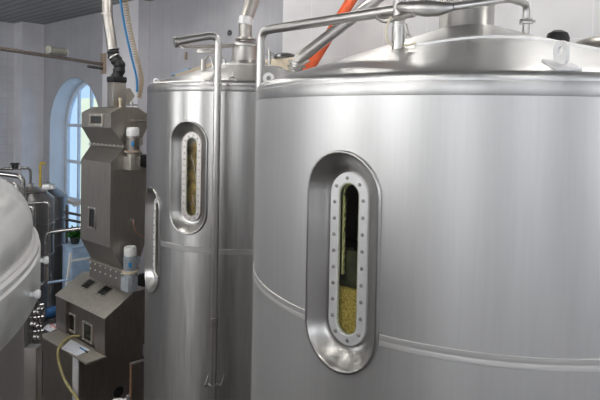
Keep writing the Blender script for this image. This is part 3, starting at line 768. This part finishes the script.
# bolted neck onto the cabinet
zN = hit(125, 286, 's', s0).z
nk = MB(); nk.snbox(s0-.0, sF, nF2-.02, nG, zN-.05, zF2+.01); nk = nk.build('outlet_neck', M_MILL, tm)
mb = MB(); mb.snbox(s0-.03, sF+.03, nF2-.045, nG+.02, zF2-.025, zF2-.005); mb.build('neck_flange', M_MILLT, nk)
bolts(nk, [SN(s0+.03+(sF-s0-.06)*i/6, nF2-.02, zF2-.06) for i in range(7)]+[SN(s0+.03+(sF-s0-.06)*i/6, nF2-.02, zF2-.16) for i in range(7)], -DN)
# inspection windows in the mill
def insp(name, cen, X, Y, hx, hy, nrm, parent, fw=.028, nb=3, deep=.03, fm=None):
    mb = MB()
    for sg in (-1, 1):
        mb.box(cen+X*sg*(hx-fw/2)+nrm*.008, fw/2, hy, .009, X, Y, nrm, .002); mb.box(cen+Y*sg*(hy-fw/2)+nrm*.008, hx-fw, fw/2, .009, X, Y, nrm, .002)
    f = mb.build(name, fm or M_DUCT, parent)
    mb = MB(); mb.box(cen+nrm*.003, hx-fw, hy-fw, .003, X, Y, nrm); mb.build('dark_glass', M_BLACKG, f)
    pts = []
    for i in range(nb):
        t_ = -1+2*i/(nb-1)
        pts += [cen+X*t_*(hx-fw/2)+Y*(hy-fw/2)+nrm*.017, cen+X*t_*(hx-fw/2)-Y*(hy-fw/2)+nrm*.017]
    bolts(f, pts, nrm, .009)
    return f
M_BLACKG = mat('dark_window_glass', (.012, .013, .01), .12)
sa, za = F_(90, 113.5); sb, zb_ = F_(103.5, 126.5)
insp('inspection_window', SN((sa+sb)/2+.0, n0, (za+zb_)/2), DS, UP, abs(sa-sb)/2, abs(za-zb_)/2, -DN, tm, .04, fm=M_MILLT)
sa, za = F_(89, 206); sb, zb_ = F_(96, 230)
insp('inspection_window', SN((sa+sb)/2, n0, (za+zb_)/2), DS, UP, abs(sa-sb)/2, abs(za-zb_)/2, -DN, tm, .035)
# probe and cable gland on the right face
def rp(x, y, off=0): p = hit(x, y, 's', s0-off); return p
MB().tube([rp(131, 120.5), rp(131, 120.5)-DS*.08], .022, 14).build('probe_boss', M_PIPE, tm)
MB().tube([rp(131, 120.5)-DS*.05, rp(131, 120.5)-DS*.05+DN*.35], .016, 12).build('probe_rod', M_DUCT, tm)
MB().tube([rp(131, 220), rp(131, 220)-DS*.07], .018, 12).build('cable_gland', M_PIPE, tm)
MB().tube(smooth([rp(131, 220)-DS*.07, rp(133.5, 224, .1), rp(136, 231, .1), rp(141, 236, .06), rp(147, 238, .02)]), .009, 8).build('cable', M_COPPER, tm)
# motors on the right face
def motor(px, y_top, y_bot, capm, bodym, cy_, label_m, lowm):
    c = rp(px, (y_top+y_bot)/2, .14); zt2 = rp(px, y_top, .14).z; zb2 = rp(px, y_bot, .14).z; h = zt2-zb2; r = .092
    ms = []
    for i in range(24):
        pass
    b = MB(); b.lathe(V2(c, 0), [(r*.93, zb2+h*.46), (r*.96, zt2-h*.2)], 28)
    for i in range(28):
        a = 2*PI*i/28; d = V((math.cos(a), math.sin(a), 0)); b.box(V2(c, zb2+h*.62)+d*(r*.97), .01, .003, h*.14, d, UP.cross(d), UP)
    mo = b.build('motor', bodym, tm)
    MB().lathe(V2(c, 0), [(r*.98, zt2-h*.21), (r*1.04, zt2-h*.2), (r*1.04, zt2-h*.06), (r*.9, zt2-h*.01), (.01, zt2)], 28).build('fan_cover', capm, mo)
    MB().lathe(V2(c, 0), [(r*.9, zb2+h*.40), (r*1.3, zb2+h*.41), (r*1.3, zb2+h*.455), (r*.9, zb2+h*.47)], 28).build('motor_flange', cy_, mo)
    MB().box(c-DS*.0+V((0, 0, 0))+UP*(zb2+h*.62-c.z)-DS*(r*1.0)*.2+(-DN)*0+DN*.0+V((.02, -r*1.0, 0)), .02, .01, .035, bev=.003).build('rating_plate', label_m, mo)
    tb = c+DN*(r*1.25); MB().box(V2(tb, zb2+h*.66), .04, .05, .05, DN, DS, UP, .006).build('terminal_box', lowm, mo)
    lw = MB(); lw.lathe(V2(c, 0), [(r*.6, zb2+h*.03), (r*.85, zb2+h*.1), (r*.9, zb2+h*.38), (r*.7, zb2+h*.4)], 20); lw.snbox(s_of(c)-.07, s0, n_of(c)-.075, n_of(c)+.1, zb2, zb2+h*.32, .012); lw.build('gearbox', lowm, mo)
    gp = c+DN*.2; MB().lathe(V2(gp, zb2+h*.2)-DS*.05, [(.03, -.05), (.1, -.04), (.105, 0), (.1, .04), (.03, .05)], 24, DS).build('drive_wheel', M_BLACK, mo)
motor(132.5, 127, 170, M_WHITE, M_MILL, M_TAN, M_CBLUE, M_MILLT)
motor(130, 246, 291, M_WHITE, M_GREY, M_CREAM, M_CBLUE, M_GREY)
# small valves and chute on top of the housing
p = SN(s0+.12, nA+.04, zTop)
mb = MB(); mb.tube([p, p+UP*.1], .02, 10); mb.lathe(p+UP*.09, [(.03, 0), (.03, .04), (.02, .05)], 12); mb.build('top_valve', M_CREAM, tm)
p = SN(s0+.1, nB-.05, zTop)
mb = MB(); mb.tube([p, p+UP*.08], .015, 10); mb.tube([p+UP*.04-DN*.1, p+UP*.04+DN*.1], .012, 8); mb.lathe(p+UP*.08, [(.03, 0), (.03, .012)], 12); mb.build('top_valve', M_PIPE, tm)
ch = [hit(x, y, 's', s0+.3) for x, y in ((125.5, 89), (130, 88), (135, 96), (129, 104.5), (125.5, 106))]
MB().prism(ch, DS*.18).build('side_chute', M_MILLT, tm)

# base cabinet of the mill
sB = s0-.06
pf_ = hit(105, 319, 's', sB); nFb, zFb = n_of(pf_), pf_.z
pk = hit(134, 292, 's', sB); nKb, zKb = n_of(pk), pk.z
sBl = s_of(hit(56, 291, 'n', nFb))
nBack = nG+.25
sR1 = s_of(hit(95.5, 313, 'n', nFb)); sR2 = s_of(hit(66, 297, 'n', nFb))
pd = hit(86, 363, 's', sB-.01); nD, zD = n_of(pd), pd.z
sDl = s_of(hit(40, 332, 'n', nD))
tb_ = thing('mill_cabinet', SN(sB, nFb, ZF), 'wide dark steel cabinet under the malt mill with sloping top and desk shelf', 'cabinet')
slope = (zKb-zFb)/(nKb-nFb)
mb = MB()
def prof_slab(sa, sb, nf, zf_, m=None):
    pts = [SN(sa, nf, zD-.03), SN(sa, nBack, zD-.03), SN(sa, nBack, zKb), SN(sa, nKb, zKb), SN(sa, nf, zf_)]
    mb.prism(pts, DS*(sb-sa))
prof_slab(sB, sR1, nFb, zFb); prof_slab(sR2, sBl, nFb, zFb); prof_slab(sR1, sR2, nFb+.07, zFb+slope*.07)
mb.build('upper_cabinet', M_CAB, tb_, ang=20)
# sloping lid sheet
tn = (DN+UP*slope).normalized(); nv = DS.cross(tn).normalized(); nv = nv if nv.z > 0 else -nv
mb = MB(); Lh = (SN(0, nKb, zKb)-SN(0, nFb, zFb)).length
mb.box(SN((sB+sBl)/2, (nFb+nKb)/2, (zFb+zKb)/2)+nv*.006, abs(sBl-sB)/2+.008, Lh/2+.012, .007, DS, tn, nv, .003)
lid = mb.build('sloping_top', M_MILLT, tb_)
def Lp(x, y):
    r = ray(x, y); P0 = SN(sB, nFb, zFb)+nv*.012; return r*(P0.dot(nv)/r.dot(nv))
for (x, y) in ((88.5, 284.5), (105, 291)):
    insp('hatch', Lp(x, y), DS, tn, .125, .105, nv, lid, .022, 3)
# desk shelf and lower cabinet
mb = MB(); mb.snbox(sB-.01, sDl, nD, nFb+.03, zD-.03, zD, .004); mb.build('desk_shelf', M_MILLT, tb_)
nLow = nD+.04; sLow = s_of(hit(79, 372, 'n', nLow))
mb = MB(); mb.snbox(sLow, sDl-.03, nLow, nBack, ZF, zD-.03); mb.build('lower_cabinet', M_CAB, tb_)
sP = s_of(hit(73, 372, 'n', nLow-.01))
mb = MB(); mb.snbox(sLow, sP, nLow-.02, nLow-.001, ZF, zD-.03, .004); mb.build('corner_strip', M_FLG, tb_)
for (x, y) in ((71.5, 322), (88, 332)):
    p = hit(x, y, 'n', nFb+.07)
    insp('inspection_window', p, DS, UP, .145, .155, -DN, tb_, .03, 3, fm=M_MILLT)
ph_ = hit(118.5, 392, 's', sLow)
mb = MB(); mb.lathe(ph_+DS*.002, [(.085, 0), (.088, .006), (.07, .01), (.01, .011)], 24, -DS); mb.build('round_port', M_HOLE, tb_)
# papers, pen and hose on the shelf
def sheet(name, corners, m, label, cat, t=.003):
    P = [hit(x, y, 'z', zD+.002) for x, y in corners]; mb = MB(); mb.prism(P, UP*t); o = mb.build(name, m, None, ang=20)
    return tag(o, label, cat), P
so, P = sheet('paper_sheet', ((61, 349), (71, 339.5), (90, 350), (77, 356)), M_PAPER, 'white paper sheet with faint handwriting on the mill desk shelf', 'paper')
so.name = 'paper_sheet'
mb = MB(); e_u = (P[3]-P[0]).normalized(); e_v = (P[1]-P[0]).normalized()
LW = (P[3]-P[0]).length; LV = (P[1]-P[0]).length
for i in range(7):
    for j in range(5):
        c_ = P[0]+e_u*LW*(.16+.15*j)+e_v*LV*(.14+.11*i)+UP*.0036; mb.box(c_, LW*(.035+.03*random.random()), .003, .0006, e_u, e_v, UP)
mb.build('handwriting', M_PRINT, so)
o2, P = sheet('label_sheet', ((43, 328.5), (47, 325), (60.5, 323), (62, 326), (50, 332)), M_PAPER, 'white card with red and orange print on the left end of the mill shelf', 'card')
cc_ = sum(P, V())/len(P)
mb = MB()
for i, (a, b) in enumerate(((-.09, .0), (-.03, .02), (.04, .03), (.1, .03), (.0, -.03))):
    mb.box(cc_+DS*a+DN*b+UP*.0045, .022, .014, .001, DS, DN, UP)
mb.build('red_print', M_RED, o2)
pa, pb = hit(80, 347.5, 'z', zD+.014), hit(85.5, 351, 'z', zD+.014)
mb = MB(); mb.tube([pa, pb], .009, 8); pe = mb.build('pen', M_CBLUE, None); tag(pe, 'blue pen lying on the white paper sheet', 'pen')
mb = MB(); mb.tube([pb, pb+(pb-pa)*.35], .012, 8); mb.build('pen_cap', M_BLACK, pe)
pts = [hit(79, 336, 'z', zD+.03), hit(72, 336.5, 'z', zD+.045), hit(64, 341, 'z', zD+.04)]
nH = nD-.04
pts += [hit(x, y, 'n', nH) for x, y in ((58.5, 349), (58.5, 360), (63, 376), (70, 389), (79, 402))]
pts += [V2(pts[-1], ZF+.3)+V((.15, 0, 0)), V2(pts[-1], ZF+.02)+V((.4, -.1, 0))]
mb = MB(); mb.tube(smooth(pts), .021, 12); ho = mb.build('hose', M_HOSE, None); tag(ho, 'yellowed hose hanging in a curve off the mill desk shelf', 'hose')
mb = MB(); mb.tube([pts[0], pts[0]+(pts[0]-pts[1])*.8], .026, 12); mb.build('hose_fitting', M_PIPE, ho)

# duct, flexible sleeve and exhaust pipe above the mill
cD = hit(113, 106.5, 's', s0+.18)
sd, nd = s0+.18, n_of(cD); nd2 = n_of(hit(126, 106, 's', sd)); sd2 = s_of(hit(107, 106, 'n', nd)); zd2 = hit(113, 82, 's', sd).z
nBx, sBx = (nd+nd2)/2, (sd+sd2)/2
td = thing('exhaust_duct', SN(sBx, nBx, zTop), 'steel exhaust duct with black flexible sleeve rising from the malt mill', 'duct')
MB().snbox(sd, sd2, nd, nd2, zTop+.0, zd2, .006).build('duct_box', M_DUCT, td)
zc1 = hit(113, 76, 's', sd).z
MB().snbox(sd-.012, sd2+.012, nd-.012, nd2+.012, zd2, zc1, .02).build('black_collar', M_BLACK, td)
ctop = SN(sBx, nBx, zc1); Yd = ctop.y
k1 = at(119.5, 66, Yd); k2 = at(114, 57, Yd); k3 = at(113, 49, Yd)
path = smooth([ctop-UP*.03, k1, k2, k3], 10); rr = [.088+.008*math.sin(i*1.3) for i in range(len(path))]
MB().tube(path, rr, 24).build('flexible_sleeve', M_BLACK, td, ang=60)
k4 = at(107.2, 14, Yd); MB().tube([k3-UP*.05, k4, V2(k4, ZC-.005)], .079, 24, .04).build('exhaust_pipe', M_DUCT, td, ang=60)
for p_, d_2 in ((k3, k4-k3), (k2, k2-k1), (k4, UP)):
    MB().lathe(p_, [(.086, -.012), (.096 if p_ is not k4 else .084, -.008), (.096 if p_ is not k4 else .084, .008), (.086, .012)], 24, d_2).build('hose_clamp', M_PIPE, td)
# blue cable with spiral wire
Yc = 8.9
pc = [at(119, -45, Yc), at(120.5, 0, Yc), at(125, 28, Yc), at(131, 55, Yc), at(136.5, 78, Yc), at(137, 92, Yc), SN(s0+.1, nB-.05, zTop+.09)]
pc[0].z = ZC-.005
mb = MB(); mb.tube(smooth(pc[:-1]), .018, 10); tag(mb.build('hanging_cable', M_CBLUE, None), 'blue cable hanging from the ceiling down to the malt mill', 'cable')
pl_ = smooth([p+V((.075, .02, 0)) for p in pc[:-2]]+[pc[-2]+V((.03, .02, -.1))], 24); sp = []
for i in range(len(pl_)-1):
    for j in range(4):
        p_ = pl_[i].lerp(pl_[i+1], j/4); a = (i*4+j)*2*PI/9; sp.append(p_+V((math.cos(a)*.036, math.sin(a)*.036, 0)))
mb = MB(); mb.tube(sp, .009, 5); tag(mb.build('hanging_spiral_cord', M_TANC, None), 'thin tan spiral cord hanging beside the blue cable', 'cord')

# conduit across the left of the room
pe_ = hit(103, 64.5, 'n', 6.02); pl0 = hit(0, 48.5, 'z', pe_.z); pl1 = pe_+(pl0-pe_)*1.25
tcn = thing('hanging_conduit', pe_, 'long brown conduit pipe running across the upper left to the pale pilaster', 'pipe')
MB().tube([pe_, pl1], .036, 12).build('pipe_run', M_BROWN, tcn)
MB().snbox(s_of(pe_)-.09, s_of(pe_)+.09, 6.0, 6.048, pe_.z-.2, pe_.z+.24, .01).build('end_plate', M_TAN, tcn)
a_ = pe_-UP*.09; b__ = hit(88, 66.5, 'z', a_.z); MB().tube([a_, b__], .03, 10).build('short_rod', M_DGREY, tcn)
u_ = (pl1-pe_).normalized(); l1 = hit(84, 54, 'z', pe_.z+.08); l1 = pe_+u_*((l1-pe_).dot(u_))+UP*.12
mb = MB(); mb.tube([l1, l1+u_*.42], .075, 20); lm = mb.build('mounted_lamp', M_OLIVE, None); tag(lm, 'short drab cylinder fitting sitting on the brown conduit pipe', 'lamp')
mb = MB(); mb.lathe(l1, [(.075, 0), (.082, .01), (.06, .02), (.03, .025)], 18, -u_); mb.build('end_cap', M_FLG, lm)

# ------------------------------------------------------------------ vessels and pipes in the far left corner
def vessel(px, ytop, Y, R, label, lidr, cone=.12, yl=None):
    c = at(px, ytop, Y); zt3 = c.z
    t = thing('fermentation_vessel', V2(c, ZF), label, 'vessel')
    MB().lathe((c.x, c.y, 0), [(R, ZF+.5), (R, zt3-.03), (R-.01, zt3-.01), (lidr, zt3+cone), (.02, zt3+cone+.02)], 64, cap=False).build('vessel_wall', M_DARKST, t, ang=30)
    MB().lathe((c.x, c.y, 0), [(lidr+.03, zt3+cone-.01), (lidr+.035, zt3+cone+.02), (lidr, zt3+cone+.04), (.02, zt3+cone+.09)], 40, cap=False).build('vessel_lid', M_DUCT, t, ang=30)
    for z_ in (zt3-.5, zt3-1.1):
        MB().lathe((c.x, c.y, 0), [(R, z_-.02), (R+.008, z_-.015), (R+.008, z_+.015), (R, z_+.02)], 64, cap=False).build('weld_band', M_DPIPE, t)
    for k in range(3):
        a = 2*PI*k/3+.5; MB().lathe((c.x+(R-.06)*math.cos(a), c.y+(R-.06)*math.sin(a), 0), [(.05, ZF), (.05, ZF+.02), (.03, ZF+.03), (.03, ZF+.52)], 10).build('leg', M_DPIPE, t)
    return t, V2(c, zt3+cone)
tv1, v1 = vessel(31, 197, 10.2, .41, 'dark steel vessel with a flanged domed lid in the far left corner', .26)
tv2, v2 = vessel(48, 194.5, 11.9, .42, 'dark steel cone-topped vessel between the domed vessel and the arched window', .12, .2)
nz = v1+V((-.0, -.02, .07)); zn = at(30.5, 168, nz.y).z
mb = MB(); mb.lathe(nz, [(.05, -.04), (.05, .05), (.065, .055), (.065, .075), (.04, .08)], 20); mb.build('lid_nozzle', M_PIPE, tv1)
mb = MB(); mb.tube([nz+UP*.05, V2(nz, zn), V((at(-6, 168, nz.y-.3).x, nz.y-.3, zn))], .026, 12, .08); mb.build('lid_pipe', M_DPIPE, tv1)
p = at(13, 167, nz.y-.15)
mb = MB(); mb.lathe(V2(p, zn), [(.03, 0), (.03, .07), (.05, .075), (.05, .1), (.02, .11)], 14); mb.lathe(V2(p, zn)+V((.07, 0, 0)), [(.03, 0), (.03, .07), (.05, .075), (.05, .1), (.02, .11)], 14); mb.build('pipe_valve', M_BLACK, tv1)
p = v1+V((.29, .05, .03)); mb = MB(); mb.box(p+UP*.05, .075, .07, .05, bev=.015); mb.box(p+V((.1, 0, .04)), .035, .05, .035, bev=.01); tag(mb.build('control_box', M_FLG, None), 'small pale box sitting on the domed vessel lid edge', 'box')
# yellow pipe
Yy = 11.3; p = at(40.2, 190, Yy)
pipe_thing('yellow_pipe', 'thin yellow pipe with a hooked top behind the domed vessel', 'pipe', [V2(p, ZF), V2(p, at(40, 163, Yy).z), V((at(44.5, 162, Yy).x, Yy, at(40, 163, Yy).z)), V((at(44.5, 162, Yy).x, Yy, at(40, 164.5, Yy).z))], .025, M_YEL, .08)
# pipe runs in front
def runs(label, pts, Y, r, m=M_DPIPE, down=False, fillet=.1):
    P = [at(x, y, Y) for x, y in pts]
    if down: P[-1] = V2(P[-2], ZF)
    return pipe_thing('process_pipe', label, 'pipe', P, r, m, fillet)
runs('thick steel pipe at the left edge bending down behind the near tank dome', [(-30, 170), (23, 176.5), (24, 200)], 7.4, .036, M_DPIPE, True)
runs('thin steel pipe bending down just left of the thicker bent pipe', [(-30, 176), (18, 185), (19, 215)], 7.7, .034, M_DPIPE, True)
mb = MB(); mb.box(at(2, 182, 7.5), .05, .05, .03, bev=.015); mb.build('pipe_joint', M_FLG, None); tag(bpy.data.objects['pipe_joint'], 'pale pipe joint at the left edge above the near tank dome', 'joint')
runs('slim steel pipe crossing the dark vessels and turning down', [(27, 203.5), (49.5, 202), (50, 240)], 9.6, .025, M_DPIPE, True)
runs('bright arched steel pipe close to the near tank flange', [(22, 215), (25, 206.5), (33.5, 207), (34.5, 240)], 8.8, .034, M_DPIPE, True)
runs('long steel pipe bending from the malt mill down in front of the dark vessels', [(88, 227.5), (47, 232.5), (46.3, 283), (38, 287)], 9.0, .036, M_DPIPE)
MB_ = MB(); p = at(50.3, 272, 9.7); MB_.tube([V2(p, ZF), p], .026, 12); tag(MB_.build('post', M_DPIPE, None), 'short upright steel post left of the mill cabinet', 'post')
runs('pale blue-grey low pipe running right towards the white ladder', [(38, 284), (70, 279.5)], 9.2, .022, M_PBLUE)
for yy, lab in ((212, 'upper thin rail pipe across the foot of the arched window'), (219, 'lower thin rail pipe across the foot of the arched window')):
    a = at(64, yy, 11.2); b = at(90, yy+5, 11.0); pipe_thing('rail_pipe', lab, 'pipe', [a, b], .028, M_DPIPE)
p = at(67, 205, 11.2); pipe_thing('rail_post', 'dark upright post carrying the thin rail pipes at the window foot', 'post', [V2(p, ZF), p], .03, M_DPIPE)
mb = MB(); mb.prism([at(x, y, 11.1) for x, y in ((67, 199), (72, 202), (80, 201), (80, 205), (74, 207), (72, 205), (68, 203))], V((0, .12, 0))); mb.tube([at(68, 201, 11.15), at(80, 204, 11.15)], .04, 10); tag(mb.build('mounting_bracket', M_FLG, None), 'pale metal bracket at the window foot beside the malt mill', 'bracket')
# blue container with potted plant
pbx = at(79, 250, 10.4); zb1 = at(79, 247.5, 10.2).z
bx_c = V2(pbx, 0)
mb = MB(); mb.box(V2(pbx, (zb1+ZF)/2), .24, .2, (zb1-ZF)/2, DN, DS, UP, .02); bxo = mb.build('storage_container', M_PBLUE, None); tag(bxo, 'tall pale blue container behind the malt mill', 'container')
mb = MB(); mb.box(V2(pbx, zb1+.012), .25, .21, .014, DN, DS, UP, .006); mb.build('container_lid', M_PBLUE, bxo)
pp_ = V2(at(75, 250, 10.4), zb1+.027)
tp_ = thing('potted_plant', pp_, 'bushy green plant in a dark pot on the pale blue container', 'plant')
MB().lathe(pp_, [(.07, 0), (.1, .12), (.105, .14), (.09, .14), (.085, .12), (.01, .115)], 20).build('pot', M_SOIL, tp_)
mb = MB()
for i in range(150):
    a, e = random.random()*2*PI, random.random()*1.3; L = .09+.16*random.random()
    d = V((math.cos(a)*math.cos(e), math.sin(a)*math.cos(e), math.sin(e))); s_ = d.cross(UP).normalized(); c0 = pp_+UP*.13+d*.02; tip = c0+d*L+UP*-.01; mid = c0+d*L*.6+UP*.02
    v = mb.vs([c0, mid+s_*.03, tip, mid-s_*.03]); mb.face(v)
mb.build('foliage', M_GREEN, tp_)
# white ladder-like stand
lA = at(70.8, 253, 9.8); lB = at(66.8, 284, 9.7)
tl = thing('step_ladder', V2(lB, ZF), 'white step ladder leaning behind the mill cabinet', 'ladder')
dl = (lB-lA).normalized(); foot = lA+dl*((ZF-lA.z)/dl.z)
off = V((.45, .35, 0))
MB().bar(lA, foot, .055, .03).build('side_rail', M_WHITE, tl); MB().bar(lA+off, foot+off, .055, .03).build('side_rail', M_WHITE, tl)
for k in range(6):
    a = lA.lerp(foot, .06+.16*k); MB().bar(a, a+off, .05, .03).build('rung', M_WHITE, tl)
# pump and fittings in the gap
pA, pB = at(43.5, 314, 9.2), at(57.5, 310.5, 9.4)
tpm = thing('pump', V2((pA+pB)/2, ZF), 'blue cylindrical pump motor left of the mill cabinet', 'pump')
dx = (pB-pA).normalized()
MB().lathe(pA, [(.03, -.0), (.085, .01), (.09, .03), (.095, (pB-pA).length-.05), (.08, (pB-pA).length)], 24, dx).build('motor', M_BLUE, tpm)
MB().lathe(pA-dx*.08, [(.06, 0), (.13, .005), (.13, .05), (.09, .08)], 24, dx).build('pump_head', M_PIPE, tpm)
pm = (pA+pB)/2; MB().box(V2(pm, (pm.z-.09+ZF)/2), .12, .08, (pm.z-.085-ZF)/2, bev=.01).build('pedestal', M_DGREY, tpm)
tf = thing('valve_manifold', V2(at(36, 330, 7.9), ZF), 'cluster of small steel pipes and valves beside the near tank', 'valves')
mb = MB()
for x, y0_, y1_ in ((33, 296, 345), (37.5, 300, 345), (41, 306, 350)):
    a, b = at(x, y0_, 7.9), at(x, y1_, 7.9); mb.tube([V2(a, a.z), V2(a, ZF)], .02, 10)
mb.build('riser', M_DPIPE, tf)
for i, (x, y) in enumerate(((33, 303), (37, 312), (41, 309), (34, 324), (40, 326), (37, 337))):
    c_ = at(x, y, 7.85); mb = MB(); mb.lathe(c_-V((.04, 0, 0)), [(.02, 0), (.042, .003), (.042, .02), (.025, .025), (.025, .06), (.042, .065), (.042, .08), (.02, .083)], 14, (1, 0, 0)); mb.tube([c_, c_+V((0, -.05, .03))], .01, 8); mb.build('valve', M_PIPE if i % 2 else M_DPIPE, tf)
mb = MB()
for y in (306, 318, 332): mb = MB(); mb.tube([at(30, y, 7.9), at(44, y-2, 7.9)], .016, 8); mb.build('cross_pipe', M_DPIPE, tf)
# pale square column beside the near tank
pcx = at(33, 346, 7.3); mb = MB(); mb.box(V2(pcx, (pcx.z+ZF)/2), .085, .085, (pcx.z-ZF)/2, bev=.006); tag(mb.build('square_post', M_DUCT, None), 'pale square steel post between the near tank and the mill cabinet', 'post')
# handrail in front of the mill cabinet, partly behind the narrower tank
hA = at(131, 364, 6.9); hB = hA+DN*.32+UP*-.02
th_ = thing('handrail', V2(hA, ZF), 'short handrail with copper-coloured upright between cabinet and narrower tank', 'handrail')
MB().tube([V2(hA, ZF), hA], .017, 12).build('upright', M_COPPER, th_); MB().tube([hA-DN*.01, hB], .019, 12).build('top_bar', M_PIPE, th_); MB().tube([V2(hB, ZF), hB], .017, 12).build('upright', M_COPPER, th_)
p = at(121, 399, 6.9); mb = MB(); mb.tube([V2(p, ZF), p], .03, 12); mb.tube([p+V((-.1, 0, -.02)), p+V((.12, 0, 0.0))], .028, 12); mb.lathe(p+V((.1, 0, .0)), [(.035, 0), (.035, .05), (.02, .06)], 14); tag(mb.build('floor_valve', M_PIPE, None), 'steel pipe valve just showing at the bottom beside the handrail', 'valve')
# slab added outside the window, its warm colour standing for the glow
mb = MB(); c_ = SN(s_of(hit(84, 130, 'n', 9.5)), 9.5, -1); mb.snbox(s_of(hit(83.5, 130, 'n', 9.5))-3, s_of(hit(80.3, 130, 'n', 9.5)), 9.5, 9.8, ZF, .6); tag(mb.build('glow_slab_outside', M_GLOWSLAB, None), 'added cream slab making the warm glow at the right of the arched window', 'slab')
scene.view_settings.view_transform = 'Standard'; scene.view_settings.look = 'None'; scene.view_settings.gamma = 1; scene.view_settings.use_curve_mapping = False
scene.view_settings.exposure = .14
for o in bpy.data.objects:
    if '_b' in o: del o['_b']
